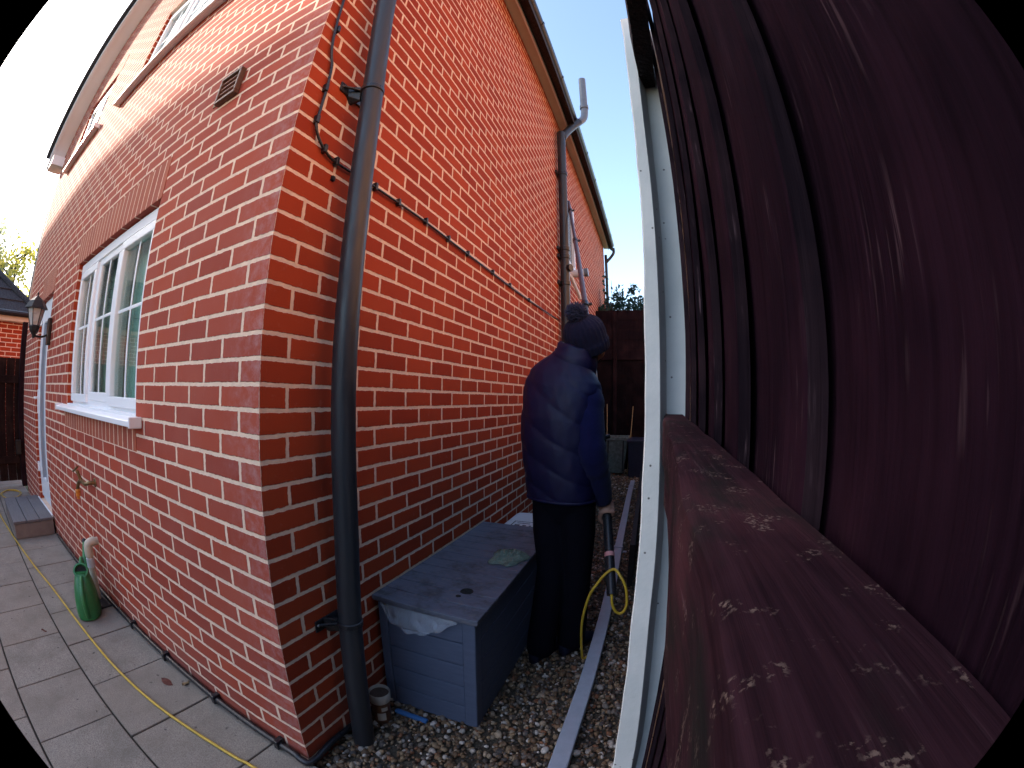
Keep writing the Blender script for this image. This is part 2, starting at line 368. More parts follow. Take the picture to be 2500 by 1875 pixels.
def npmesh(name, verts, faces, m, parent=None, smooth=True, base=None):
    off = np.array(LOC.get(parent.name, (0, 0, 0))) if parent else np.array(base if base is not None else (0, 0, 0))
    me = bpy.data.meshes.new(name); nv = len(verts); nf, k = faces.shape
    me.vertices.add(nv); me.vertices.foreach_set('co', (verts-off).astype(np.float32).ravel())
    me.loops.add(nf*k); me.loops.foreach_set('vertex_index', faces.astype(np.int32).ravel())
    me.polygons.add(nf); me.polygons.foreach_set('loop_start', np.arange(0, nf*k, k, dtype=np.int32)); me.polygons.foreach_set('loop_total', np.full(nf, k, dtype=np.int32))
    me.polygons.foreach_set('use_smooth', np.full(nf, smooth)); me.update(calc_edges=True); me.validate()
    me.materials.append(M[m]); o = bpy.data.objects.new(name, me); COL.objects.link(o); LOC[o.name] = V(off)
    if parent: o.parent = parent
    elif base is not None: o.location = base
    return o
def leaves(name, pts, size, m, parent=None, base=None, aspect=.55):
    n = len(pts); d = RNG.normal(size=(n, 3)); d /= np.linalg.norm(d, axis=1)[:, None]; e = RNG.normal(size=(n, 3)); e -= d*(d*e).sum(1)[:, None]; e /= np.linalg.norm(e, axis=1)[:, None]
    s = size*RNG.uniform(.6, 1.3, (n, 1)); k = np.cross(d, e)*s*.18
    q = np.stack([pts-d*s, pts+e*s*aspect-k, pts+d*s, pts-e*s*aspect-k], 1).reshape(-1, 3)
    return npmesh(name, q, np.arange(4*n).reshape(n, 4), m, parent, False, base)
# ------------------------------------------------------------ ground
GZ = -0.03
o = box(-60, 60, -60, 80, -.4, -.09).build('ground', 'lawn', kind='structure')
o = box(0.004, 1.6, 0.02, 12, -.085, GZ-.012).build('gravel_bed', 'pebble_base', kind='structure')
def ico(sub):
    bm = bmesh.new(); bmesh.ops.create_icosphere(bm, subdivisions=sub, radius=1); v = np.array([x.co[:] for x in bm.verts]); fc = np.array([[y.index for y in x.verts] for x in bm.faces]); bm.free(); return v, fc
def pebbles():
    v0, f0 = ico(2); v1, f1 = ico(1); VS = []; FS = []; k = 0
    def put(n, xr, yr, smin, smax, v, fc, z):
        nonlocal k
        xs = RNG.uniform(*xr, n); ys = RNG.uniform(*yr, n); s = RNG.uniform(smin, smax, n)*RNG.choice([.75, 1, 1, 1.25], n)
        for i in range(n):
            if xs[i] < .02 and ys[i] < .02: continue
            if .05 < xs[i] < .44 and .52 < ys[i] < 1.6: continue
            q = RNG.normal(size=4); q /= np.linalg.norm(q); w, x, y, zz = q
            Q = np.array([[1-2*(y*y+zz*zz), 2*(x*y-zz*w), 2*(x*zz+y*w)], [2*(x*y+zz*w), 1-2*(x*x+zz*zz), 2*(y*zz-x*w)], [2*(x*zz-y*w), 2*(y*zz+x*w), 1-2*(x*x+y*y)]])
            sc = np.array([1, RNG.uniform(.68, .95), RNG.uniform(.5, .8)])*s[i]*.5
            bump = 1+.09*np.sin(v @ RNG.normal(size=3)*2.6+RNG.uniform(0, 6))
            p = (v*bump[:, None]*sc) @ Q.T
            p[:, 2] *= .8
            VS.append(p+np.array([xs[i], ys[i], z+RNG.uniform(-.006, .008)])); FS.append(fc+k); k += len(v)
    put(3600, (.004, 1.02), (.02, 1.35), .016, .032, v0, f0, GZ-.004)
    put(3000, (.004, 1.02), (.02, 1.35), .011, .02, v1, f1, GZ-.002)
    put(5200, (.004, 1.02), (1.35, 3.6), .017, .032, v1, f1, GZ-.003)
    put(2600, (.1, 1.02), (3.6, 7.2), .022, .04, v1, f1, GZ)
    o = npmesh('gravel', np.concatenate(VS), np.concatenate(FS), 'pebble'); o['kind'] = 'stuff'
pebbles()
# paving: slabs measured from the joints (row lines y = 0, -.433, -.81 ...)
def pave():
    mb = MB(); rows = [(-.004, -.433), (-.433, -.81), (-.81, -1.24), (-1.24, -1.62), (-1.62, -2.05), (-2.05, -2.5), (-2.5, -2.95), (-2.95, -3.4)]
    for ri, (ya, yb) in enumerate(rows):
        x = .27 + (.22 if ri % 2 else 0) + (.02*ri)
        if ri == 0: x = .26
        while x > -8.4:
            w = .434; j = .0045; dz = random.uniform(-.002, .002)
            if ri == 0 and x > .2: x0, x1 = x-.43, x-j
            else: x0, x1 = x-w+j, x-j
            mb.box(x0, x1, yb+j, ya-j, -.06, dz); x -= w
    mb.build('paving', 'paving', bevel=.004, kind='structure')
    box(-9, .8, -3.6, .0-.003, -.085, -.012).build('paving_bed', simple('joint_dirt', (.035, .03, .026), .95, .4, 40), kind='structure')
pave()

# ------------------------------------------------------------ the brick house
HL = -5.65; FAR = 9.2; EZ = 5.1; RX, RZ = -2.51, 7.53; LZ = 4.5
house = thing('brick_house', 'red brick two storey house with white windows beside the gravel passage', 'house', (0, 0, 0))
openings = {'door': (-4.42, -3.67, .15, 2.2), 'w0': (-2.58, -1.0, 1.2, 2.222), 'u1': (-2.58, -1.0, 3.76, 4.72), 'u2': (-4.62, -3.70, 3.86, 4.66)}
def walls():
    mb = MB()
    outer = [V((HL, 0, -.25)), V((0, 0, -.25)), V((0, 0, EZ)), V((RX, 0, RZ)), V((HL, 0, LZ))]
    holes = [[V((a, 0, c)), V((a, 0, d)), V((b, 0, d)), V((b, 0, c))] for a, b, c, d in openings.values()]
    allv = outer+[p for h in holes for p in h]; mb.add(allv, [tuple(reversed(t)) for t in tessellate_polygon([outer]+holes)])
    for h in holes:
        for i in range(4):
            p, q = h[i], h[(i+1) % 4]; mb.add([p, q, q+V((0, .12, 0)), p+V((0, .12, 0))], [(0, 1, 2, 3)])
    bw = (4.32, 4.95, 3.08, 4.08)
    outer = [V((0, 0, -.25)), V((0, FAR, -.25)), V((0, FAR, EZ)), V((0, 0, EZ))]
    hole = [V((0, bw[0], bw[2])), V((0, bw[0], bw[3])), V((0, bw[1], bw[3])), V((0, bw[1], bw[2]))]
    mb.add(outer+hole, [tuple(t) for t in tessellate_polygon([outer, hole])])
    for i in range(4):
        p, q = hole[i], hole[(i+1) % 4]; mb.add([p, q, q+V((-.1, 0, 0)), p+V((-.1, 0, 0))], [(0, 1, 2, 3)])
    mb.add([V((HL, FAR, -.25)), V((0, FAR, -.25)), V((0, FAR, EZ)), V((RX, FAR, RZ)), V((HL, FAR, LZ))], [(0, 1, 2, 3, 4)])
    mb.add([V((HL, 0, -.25)), V((HL, FAR, -.25)), V((HL, FAR, LZ)), V((HL, 0, LZ))], [(0, 1, 2, 3)])
    mb.build('wall', 'brick', house, fix=False)
walls()
def roof():
    mb = MB(); ov = .17
    sl = (RZ-EZ)/(0-RX)
    for sgn, ex, ez in ((1, .24, EZ-.24*sl+.2), (-1, HL-.24, LZ-.24*sl+.2)):
        a = V((ex, -ov-.10, ez-.06)); b = V((ex, FAR+ov, ez-.06)); c = V((RX, FAR+ov, RZ+.14)); d = V((RX, -ov-.10, RZ+.14))
        mb.prism([a, b, c, d], (0, 0, .09))
    mb.build('roof', 'roof', house)
    # verge: bargeboard + soffit on the gable
    mb = MB(); ms = MB()
    for (x0, z0, x1, z1) in ((HL-.24, LZ-.24*sl, RX, RZ), (.2, EZ-.2*sl, RX, RZ)):
        mb.prism([V((x0, -ov, z0-.02)), V((x1, -ov, z1-.02)), V((x1, -ov, z1+.2)), V((x0, -ov, z0+.2))], (0, -.045, 0))
        ms.prism([V((x0, -ov+.002, z0+.01)), V((x1, -ov+.002, z1+.01)), V((x1, .0, z1+.01)), V((x0, .0, z0+.01))], (0, 0, .02))
    mb.build('bargeboard', 'upvc', house, bevel=.003); ms.build('verge_soffit', 'upvc', house)
    # eaves box ends
    for ex, ez, nm in ((HL-.24, LZ-.24*sl-.06, 'eaves_box_end'),):
        box(ex, HL+.06, -ov-.018, .02, ez+.02, ez+.16).build(nm, 'upvc', house, bevel=.003)
    # right eaves: soffit, fascia, gutter
    box(.002, .105, -.14, FAR+.1, EZ-.012, EZ+.006).build('soffit', 'soffit', house)
    box(.105, .127, -.14, FAR+.12, EZ-.03, EZ+.16).build('fascia', 'upvc', house, bevel=.003)
    ring = lambda y: [V((.198+.068*math.cos(t), y, EZ+.10+.068*math.sin(t))) for t in [math.pi+math.pi*k/12 for k in range(13)]]+[V((.198+.062*math.cos(t), y, EZ+.10+.062*math.sin(t))) for t in [2*math.pi-math.pi*k/12 for k in range(13)]]
    g = MB().loft([ring(-.2), ring(FAR+.15)]).build('gutter', 'gutter', house, smooth='auto')
    br = MB()
    for y in np.arange(.5, FAR, .9):
        rr = lambda yy: [V((.198+.075*math.cos(t), yy, EZ+.10+.075*math.sin(t))) for t in [math.pi+math.pi*k/12 for k in range(13)]]+[V((.198+.0665*math.cos(t), yy, EZ+.10+.0665*math.sin(t))) for t in [2*math.pi-math.pi*k/12 for k in range(13)]]
        MBx = MB().loft([rr(y), rr(y+.03)]); MBx.build('gutter_bracket', 'gutter', g)
roof()
def soldier(x0, x1, z0, z1, parent=house, mat='soldier'):
    box(x0, x1, -.003, .06, z0, z1).build('soldier_course', mat, parent)
soldier(-2.66, -1.0, 1.05, 1.196); soldier(-2.70, -.99, 2.224, 2.448); soldier(-4.5, -3.66, 2.204, 2.448); soldier(-4.7, -3.62, 4.664, 4.88); soldier(-2.66, -.95, 4.724, 4.94)

def room(x0, x1, z0, z1, cur=True):
    mb = MB(); a, b = x0-.3, x1+.3
    mb.add([V((a, .16, z0-.4)), V((b, .16, z0-.4)), V((b, 2.2, z0-.4)), V((a, 2.2, z0-.4)), V((a, .16, z1+.3)), V((b, .16, z1+.3)), V((b, 2.2, z1+.3)), V((a, 2.2, z1+.3))], [(0, 1, 2, 3), (4, 7, 6, 5), (3, 2, 6, 7), (0, 3, 7, 4), (1, 5, 6, 2)])
    mb.build('room_lining', 'room', house, fix=False)
def curtain(x0, x1, z0, z1, m, parent):
    n = 60; A = []; B = []
    for i in range(n+1):
        x = x0+(x1-x0)*i/n; y = .150+.016*math.sin(i*1.05)+.006*math.sin(i*2.7); A.append(V((x, y, z0))); B.append(V((x, y+.005, z1)))
    MB().loft([A, B], False, False).build('curtain', m, parent, smooth=True, fix=False)
def window(x0, x1, z0, z1, panes, sill, d=.045, bars=True):
    """uPVC casement seen from outside: outer frame, sashes, panes, sill"""
    ob = thing_part = None
    w = MB(); t = .05; y0, y1 = d, d+.07
    w.box(x0+.002, x1-.002, y0, y1, z0+.002, z0+t); w.box(x0+.002, x1-.002, y0, y1, z1-t, z1-.002); w.box(x0+.002, x0+t, y0, y1, z0+t, z1-t); w.box(x1-t, x1-.002, y0, y1, z0+t, z1-t)
    n = len(panes); xs = [x0+t+(x1-x0-2*t)*sum(panes[:i])/sum(panes) for i in range(n+1)]
    for i in range(1, n): w.box(xs[i]-.025, xs[i]+.025, y0-.002, y1, z0+t, z1-t)
    fr = w.build('window', 'upvc', house, bevel=.004)
    box(x0+.002, x1-.002, d-.018, d-.001, z1-.075, z1-.012).build('head_trim', 'upvc', fr, bevel=.004)
    for i in range(n):
        a = xs[i]+(.0 if i == 0 else .025); b = xs[i+1]-(.0 if i == n-1 else .025); sw = .052
        opening = (i % 2 == 0); yy = y0-.022 if opening else y0-.008
        if opening: a -= .018; b += .018; q0, q1 = z0+t-.018, z1-t-.03
        else: q0, q1 = z0+t, z1-t-.02
        s = MB(); s.box(a, b, yy, y0+.02, q0, q0+sw); s.box(a, b, yy, y0+.02, q1-sw, q1); s.box(a, a+sw, yy, y0+.02, q0+sw, q1-sw); s.box(b-sw, b, yy, y0+.02, q0+sw, q1-sw)
        so_ = s.build('sash', 'upvc', fr, bevel=.006)
        gx0, gx1, gz0, gz1 = a+sw, b-sw, q0+sw, q1-sw
        box(gx0-.004, gx1+.004, y0+.004, y0+.008, gz0-.004, gz1+.004).build('pane', 'glass', fr)
        if bars:
            g = MB(); xm = (gx0+gx1)/2; zm = gz0+(gz1-gz0)*.56
            g.box(xm-.009, xm+.009, y0-.002, y0+.0035, gz0, gz1); g.box(gx0, xm-.0092, y0-.002, y0+.0035, zm-.009, zm+.009); g.box(xm+.0092, gx1, y0-.002, y0+.0035, zm-.009, zm+.009); g.build('glazing_bar', 'upvc', fr, bevel=.002)
    if sill:
        sx0, sx1, proj = sill
        pr = [(d+.03, z0-.0005), (-proj, z0-.012), (-proj-.012, z0-.018), (-proj-.012, z0-.042), (-proj, z0-.042), (-proj+.01, z0-.03), (d+.03, z0-.03)]
        pr = [(-.001, z0+.004), (-proj, z0-.008), (-proj-.006, z0-.012), (-proj-.006, z0-.036), (-proj+.012, z0-.036), (-proj+.016, z0-.026), (-.001, z0-.022)]
        MB().prism([V((sx0, y, z)) for y, z in pr], (sx1-sx0, 0, 0)).build('sill', 'upvc', fr, bevel=.003)
        for ex in (sx0, sx1):
            box(ex-.008, ex+.008, -proj-.010, -.0012, z0-.041, z0+.008).build('sill_end_cap', 'upvc', fr, bevel=.004)
        box(x0+.003, x1-.003, -.0, d+.02, z0-.0, z0+.014).build('sill_board', 'upvc', fr, bevel=.003)
    return fr
w0 = window(-2.58, -1.0, 1.2, 2.222, (1.0, 1.15, 1.15), (-2.74, -.925, .055)); room(-2.58, -1.0, 1.2, 2.22)
curtain(-1.56, -1.02, 1.2, 2.25, 'curtain', w0); curtain(-1.98, -1.60, 1.2, 2.25, 'curtain_tan', w0); curtain(-2.3, -2.0, 1.2, 2.25, 'curtain', w0); curtain(-2.56, -2.34, 1.2, 2.25, 'curtain_tan', w0)
u1 = window(-2.58, -1.0, 3.76, 4.72, (1, 1.1, 1.1), (-2.84, -.90, .06)); room(-2.58, -1.0, 3.76, 4.72)
curtain(-2.52, -1.08, 3.76, 4.75, 'net_curtain', u1)
u2 = window(-4.62, -3.70, 3.86, 4.66, (1, 1), (-4.82, -3.5, .06)); room(-4.62, -3.7, 3.86, 4.66)
def door():
    x0, x1, z0, z1 = openings['door']; y0 = .045
    w = MB(); t = .055; w.box(x0+.002, x0+t, y0, y0+.07, z0, z1-.002); w.box(x1-t, x1-.002, y0, y0+.07, z0, z1-.002); w.box(x0+t, x1-t, y0, y0+.07, z1-t, z1-.002); w.box(x0+t, x1-t, y0, y0+.07, z0, z0+.06)
    d = w.build('door', 'upvc', house, bevel=.005)
    a, b, c, e = x0+t-.012, x1-t+.012, z0+.05, z1-t+.012; s = MB(); sw = .2; y = y0-.022
    s.box(a, b, y, y0+.03, c, c+.22); s.box(a, b, y, y0+.03, e-sw, e); s.box(a, a+sw, y, y0+.03, c+.22, e-sw); s.box(b-sw, b, y, y0+.03, c+.22, e-sw)
    s.build('door_leaf', 'upvc', d, bevel=.007)
    box(a+sw-.003, b-sw+.003, y0+.006, y0+.01, c+.215, e-sw+.003).build('pane', flat('frosted_glass', (.50, .56, .58), .35), d)
    bd = MB(); bd.box(a+sw, a+sw+.018, y-.004, y0+.005, c+.22, e-sw); bd.box(b-sw-.018, b-sw, y-.004, y0+.005, c+.22, e-sw); bd.build('glazing_bead', flat('grey_bead', (.30, .33, .38), .4), d)
    h = MB(); h.box(a+.03, a+.065, y-.012, y, 1.05, 1.29); h.tube([(a+.047, y-.01, 1.21), (a+.047, y-.05, 1.21), (a+.16, y-.052, 1.205)], .010, 10); h.build('handle', 'upvc', d, bevel=.003)
    for z in (.45, 1.95): box(x0+.0, x0+.05, y-.02, y-.001, z, z+.1).build('hinge', 'upvc', d, bevel=.005)
    pr = [(-.001, .158), (-.052, .148), (-.058, .142), (-.058, .112), (-.044, .112), (-.001, .118)]
    MB().prism([V((x0-.12, q, z)) for q, z in pr], (x1-x0+.15, 0, 0)).build('door_sill', 'upvc', d, bevel=.003)
    mb = MB(); mb.add([V((x0, .16, .1)), V((x1, .16, .1)), V((x1, 2, .1)), V((x0, 2, .1)), V((x0, .16, 2.3)), V((x1, .16, 2.3)), V((x1, 2, 2.3)), V((x0, 2, 2.3))], [(0, 1, 2, 3), (4, 7, 6, 5), (3, 2, 6, 7), (0, 3, 7, 4), (1, 5, 6, 2)]); mb.build('room_lining', 'room', house, fix=False)
door()
# landing window on the passage side
def sidewin():
    y0, y1, z0, z1 = 4.32, 4.95, 3.08, 4.08; w = MB(); t = .055
    w.box(-.06, .012, y0+.002, y0+t, z0+.002, z1-.002); w.box(-.06, .012, y1-t, y1-.002, z0+.002, z1-.002); w.box(-.06, .012, y0+t, y1-t, z0+.002, z0+t); w.box(-.06, .012, y0+t, y1-t, z1-t, z1-.002)
    fr = w.build('window', 'upvc', house, bevel=.005)
    gm = NT('leaded_glass'); vo = gm.n('TexVoronoi'); vo.inputs['Scale'].default_value = 34; gm.l(gm.pos(), vo.inputs['Vector']); gm.col((.05, .055, .065)); gm.set(Roughness=.12); gm.bump(vo.outputs[0], 1, .01)
    box(-.045, -.03, y0+t-.004, y1-t+.004, z0+t-.004, z1-t+.004).build('pane', gm.m, fr)
    box(.001, .05, y0-.03, y1+.03, z0-.03, z0-.001).build('sill', 'upvc', fr, bevel=.004)
sidewin()
# extractor vent on the rear wall
def vent():
    x0, x1, z0, z1 = -.625, -.468, 2.56, 2.708; v = MB()
    v.box(x0, x1, -.028, -.0005, z1-.014, z1); v.box(x0, x1, -.028, -.0005, z0, z0+.014); v.box(x0, x0+.014, -.028, -.0005, z0+.014, z1-.014); v.box(x1-.014, x1, -.028, -.0005, z0+.014, z1-.014)
    f_ = v.build('vent_cover', 'brown_plastic', house, bevel=.003)
    l = MB()
    for i in range(4):
        z = z0+.014+i*.0302; l.prism([V((x0+.014, -.012, z+.0305)), V((x0+.014, -.024, z+.001)), V((x0+.014, -.012, z+.001)), V((x0+.014, -.004, z+.0300))], (x1-x0-.028, 0, 0))
    l.build('louvres', simple('brown_louvre', (.30, .15, .10), .6, .2), f_)
    box(x0-.05, x0-.004, -.004, -.0004, z0+.02, z1-.03).build('vent_patch', simple('mortar_patch', (.36, .25, .15), .9, .3, 40), f_)
vent()
# verge of the lower wing past the far corner
MB().prism([V((-5.70, .01, 3.62)), V((-5.79, .01, 3.62)), V((-6.10, .01, 2.5)), V((-6.02, .01, 2.46))], (0, .05, 0)).build('verge_board', 'paint', house, bevel=.004)
MB().prism([V((-5.795, .0, 3.64)), V((-5.84, .0, 3.64)), V((-6.15, .0, 2.5)), V((-6.105, .0, 2.5))], (0, .08, 0)).build('verge_tile_edge', 'roof', house, bevel=.004)

# ------------------------------------------------------------ pipes on the walls
dp = thing('drainpipe', 'thick black drainpipe running up the wall near the house corner', 'drainpipe', (.085, .275, GZ))
pts = [(.085, .225, GZ-.02), (.084, .25, .5), (.083, .277, .9), (.083, .281, 1.4), (.083, .284, 1.85), (.086, .267, 2.3), (.088, .243, 2.62), (.092, .205, 3.0), (.094, .19, 3.4), (.09, .18, 4.0), (.09, .17, 5.02)]
MB().tube(spline(pts, 6), .042, 32).build('pipe', 'pipe_black', dp, smooth='auto')
sk = MB(); sk.lathe((.0875, .25, 2.36), [(.0376, 0), (.0395, 0), (.0395, .26), (.0376, .27)], 32); 
for z, yy, xx in ((2.47, .254, .087), (.52, .252, .084)):
    b = MB(); b.lathe((xx, yy, z), [(.0422, 0), (.046, .002), (.046, .022), (.0422, .024)], 32)
    b.prism([V((.0, yy-.055, z-.012)), V((.0, yy-.03, z-.04)), V((.045, yy-.02, z-.03)), V((.05, yy-.03, z+.028)), V((.0, yy-.058, z+.03))], (0, .012, 0))
    b.prism([V((.001, yy-.095, z-.014)), V((.001, yy+.08, z-.014)), V((.001, yy+.08, z+.03)), V((.001, yy-.095, z+.03))], (.007, 0, 0))
    b.tube([(.004, yy-.085, z+.012), (.05, yy-.03, z+.01)], .006, 8)
    b.build('bracket', 'black_plastic', dp, bevel=.002)
    MB().lathe((.008, yy-.083, z+.012), [(.006, 0), (.005, .004)], 10, (1, 0, 0)).build('screw', simple('screw', (.5, .48, .45), .3, .1, metal=1), dp)
sv = thing('soil_vent_pipe', 'black soil pipe with grey vent top rising past the gutter', 'pipe', (.075, 3.86, GZ))
MB().tube(spline([(.075, 3.86, -.1), (.075, 3.86, 2), (.075, 3.86, 4.55), (.09, 3.88, 4.72), (.17, 3.98, 4.92), (.285, 4.10, 5.12)], 8), .055, 24).build('pipe', 'pipe_black', sv, smooth='auto')
MB().tube(spline([(.275, 4.09, 5.10), (.345, 4.16, 5.22), (.365, 4.19, 5.36), (.365, 4.19, 5.5)], 6)+[V((.365, 4.19, 6.02))], .052, 24).build('vent_top', 'grey_plastic', sv, smooth='auto')
MB().lathe((.365, 4.19, 5.42), [(.053, 0), (.062, .005), (.062, .06), (.053, .065)], 24).build('socket', 'grey_plastic', sv, smooth='auto')
for z in (4.1, 2.62, 2.95, 3.05):
    b = MB(); b.lathe((.075, 3.86, z), [(.056, 0), (.064, .004), (.064, .05), (.056, .054)], 24); b.box(.0, .03, 3.76, 3.96, z+.005, z+.045); b.build('bracket', 'black_plastic', sv, bevel=.002)
b = MB().tube([(.09, 3.86, 2.83), (.155, 3.83, 2.83)], .045, 16); b.build('access_cap', 'black_plastic', sv, smooth='auto')
fp = thing('drainpipe', 'slim black drainpipe at the far end of the passage wall', 'drainpipe', (.1, 9.25, 0))
MB().tube(spline([(.25, 9.2, 5.06), (.25, 9.2, 4.93), (.16, 9.2, 4.8), (.06, 9.2, 4.68), (.05, 9.2, 4.5), (.05, 9.2, 0)], 6), .036, 16).build('pipe', 'pipe_black', fp, smooth='auto')
box(.0, .05, 9.13, 9.27, 4.28, 4.32).build('bracket', 'black_plastic', fp)
flue = thing('boiler_flue', 'stubby pale boiler flue sticking out behind the soil pipe', 'flue', (0, 4.55, 2.97))
MB().tube([(-.02, 4.55, 2.97), (.2, 4.55, 2.985)], .052, 24).build('flue_tube', 'white_plastic', flue, smooth='auto')
MB().tube([(.2, 4.55, 2.985), (.25, 4.55, 2.988)], .058, 24).build('flue_terminal', 'grey_plastic', flue, smooth='auto')
tag(MB().tube([(.0, 4.3, 2.95), (.06, 4.35, 2.86), (.14, 4.55, 2.62)], .022, 12).build('overflow_pipe', 'white_plastic', base=(0, 4.3, 2.62), smooth='auto'), 'thin white overflow pipe slanting down below the boiler flue', 'pipe')

# cables
def cable():
    p = [(.012, .035, 5.05), (.012, .04, 2.9), (.012, .085, 2.5), (.013, .083, 2.32), (.013, .078, 2.245), (.013, .095, 2.2), (.013, .142, 2.16), (.013, .21, 2.142), (.013, .4, 2.15), (.012, .86, 2.158), (.012, 1.35, 2.15), (.012, 2.43, 2.148), (.012, 3.72, 2.19)]
    c = MB().tube(spline(p, 7), .0056, 8).build('wall_cable', 'black_plastic', base=(.012, .04, 2.1), smooth=True); tag(c, 'black cable clipped across the brick passage wall behind the drainpipe', 'cable')
    for x, y, z, n in ((0, .21, 2.142, 1), (0, .078, 2.25, 1), (0, .142, 2.16, 1), (0, .45, 2.15, 1), (0, .62, 2.153, 1), (0, .86, 2.158, 1), (0, 1.1, 2.153, 1), (0, 1.35, 2.15, 1), (0, 1.75, 2.15, 1), (0, 2.1, 2.15, 1), (0, 2.6, 2.15, 1), (0, .06, 2.7, 1), (0, .083, 2.4, 1)):
        MB().box(.001, .022, y-.007, y+.007, z-.011, z+.022).build('cable_clip', 'dark_metal', c, bevel=.002)
    MB().box(.001, .012, .205, .219, 2.07, 2.088).build('wall_plug', 'dark_metal', c)
cable()
def base_cable():
    p = [(-5.5, -.02, .03), (-4.6, -.02, .03)]
    p = [(-3.4, -.02, .03), (-2.6, -.022, .028), (-1.9, -.022, .03), (-1.7, -.024, .03), (-.99, -.02, .028), (-.54, -.022, .028), (-.09, -.022, .026), (-.02, -.026, .02), (.018, -.02, .014), (.024, .02, .012), (.02, .12, .02), (.018, .3, .0), (.018, .48, -.02)]
    c = MB().tube(spline(p, 6), .013, 10).build('ground_cable', 'black_plastic', base=(-.5, -.02, 0), smooth=True); tag(c, 'thick black cable along the foot of the rear brick wall', 'cable')
    for x in (-2.4, -1.42, -1.0, -.54, -.13): MB().box(x-.012, x+.012, -.04, -.001, .008, .05).build('cable_clip', 'black_plastic', c, bevel=.003)
base_cable()
# ------------------------------------------------------------ things along the rear wall
lamp = thing('wall_lamp', 'black coach lantern on a bracket beside the white back door', 'lantern', (-3.58, 0, 1.7))
lx, ly = -3.52, -.175
box(-3.62, -3.53, -.035, -.0005, 1.69, 1.93).build('back_plate', 'dark_metal', lamp, bevel=.006)
MB().tube(spline([(-3.575, -.03, 1.78), (-3.56, -.09, 1.755), (-3.53, -.15, 1.755), (lx, ly, 1.775)], 5), .010, 10).build('arm', 'dark_metal', lamp, smooth='auto')
hx = lambda r, z: [V((lx+r*math.cos(t), ly+r*math.sin(t), z)) for t in [math.pi/6+math.pi/3*k for k in range(6)]]
MB().loft([hx(.012, 1.735), hx(.018, 1.76), hx(.045, 1.80), hx(.055, 1.835), hx(.05, 1.845)]).build('gallery', 'dark_metal', lamp)
MB().loft([hx(.047, 1.845), hx(.082, 1.985)], False).build('lamp_glass', 'lamp_glass', lamp)
g = MB()
for k in range(6):
    t = math.pi/6+math.pi/3*k; g.tube([(lx+.049*math.cos(t), ly+.049*math.sin(t), 1.843), (lx+.084*math.cos(t), ly+.084*math.sin(t), 1.988)], .0045, 6)
g.build('glazing_bars', 'dark_metal', lamp)
MB().loft([hx(.082, 1.984), hx(.118, 1.99), hx(.112, 2.0), hx(.075, 2.055), hx(.05, 2.075), hx(.045, 2.08), hx(.02, 2.095)]).build('lamp_roof', 'dark_metal', lamp)
MB().lathe((lx, ly, 2.09), [(.012, 0), (.014, .01), (.005, .02), (.008, .032), (.001, .05)], 10).build('finial', 'dark_metal', lamp)
MB().lathe((lx, ly, 1.85), [(.016, 0), (.02, .05), (.012, .09), (.002, .1)], 12).build('bulb', simple('bulb_white', (.8, .8, .76), .4, .05), lamp, smooth=True)

tap = thing('outdoor_tap', 'tarnished brass garden tap with an orange hose connector on the wall', 'tap', (-1.90, 0, .78))
tx = -1.90
MB().tube(spline([(tx+.10, .0, .775), (tx+.095, -.045, .775), (tx+.06, -.06, .765), (tx, -.062, .77), (tx-.05, -.068, .765), (tx-.075, -.075, .735), (tx-.08, -.078, .71)], 5), .0125, 12).build('spout', 'brass', tap, smooth='auto')
MB().lathe((tx+.1, -.001, .775), [(.028, 0), (.026, -.006), (.014, -.008)], 16, (0, 1, 0)).build('wall_plate', 'brass', tap)
b = MB(); b.tube([(tx-.02, -.063, .775), (tx-.035, -.085, .835)], .011, 10); b.tube([(tx-.075, -.10, .825), (tx+.0, -.085, .86)], .0075, 8); b.build('tap_handle', 'brass', tap, smooth='auto')
MB().lathe((tx-.08, -.078, .712), [(.013, 0), (.019, -.004), (.019, -.02), (.016, -.024), (.017, -.042), (.010, -.048), (.009, -.06)], 14).build('hose_connector', 'orange', tap, smooth='auto')

wp = thing('waste_pipe', 'cream plastic waste pipe elbowing out of the wall down to the drain', 'pipe', (-1.93, -.065, 0))
MB().tube([(-1.93, .0, .385), (-1.93, -.05, .385)], .025, 18).build('wall_stub', 'cream_pipe', wp, smooth='auto')
MB().tube(spline([(-1.93, -.022, .385), (-1.93, -.05, .384), (-1.93, -.068, .372), (-1.93, -.072, .345), (-1.93, -.072, .30)], 6), .029, 18).build('elbow', 'cream_pipe', wp, smooth='auto')
MB().tube([(-1.93, -.072, .31), (-1.925, -.072, -.03)], .0225, 18).build('pipe', 'cream_pipe', wp, smooth='auto')
MB().lathe((-1.93, -.072, .225), [(.023, 0), (.0275, .003), (.0275, .06), (.023, .063)], 18).build('coupling', 'white_plastic', wp, smooth='auto')
box(-2.02, -1.78, -.15, -.012, .0005, .012).build('drain_surround', 'dark_board', wp, bevel=.004)

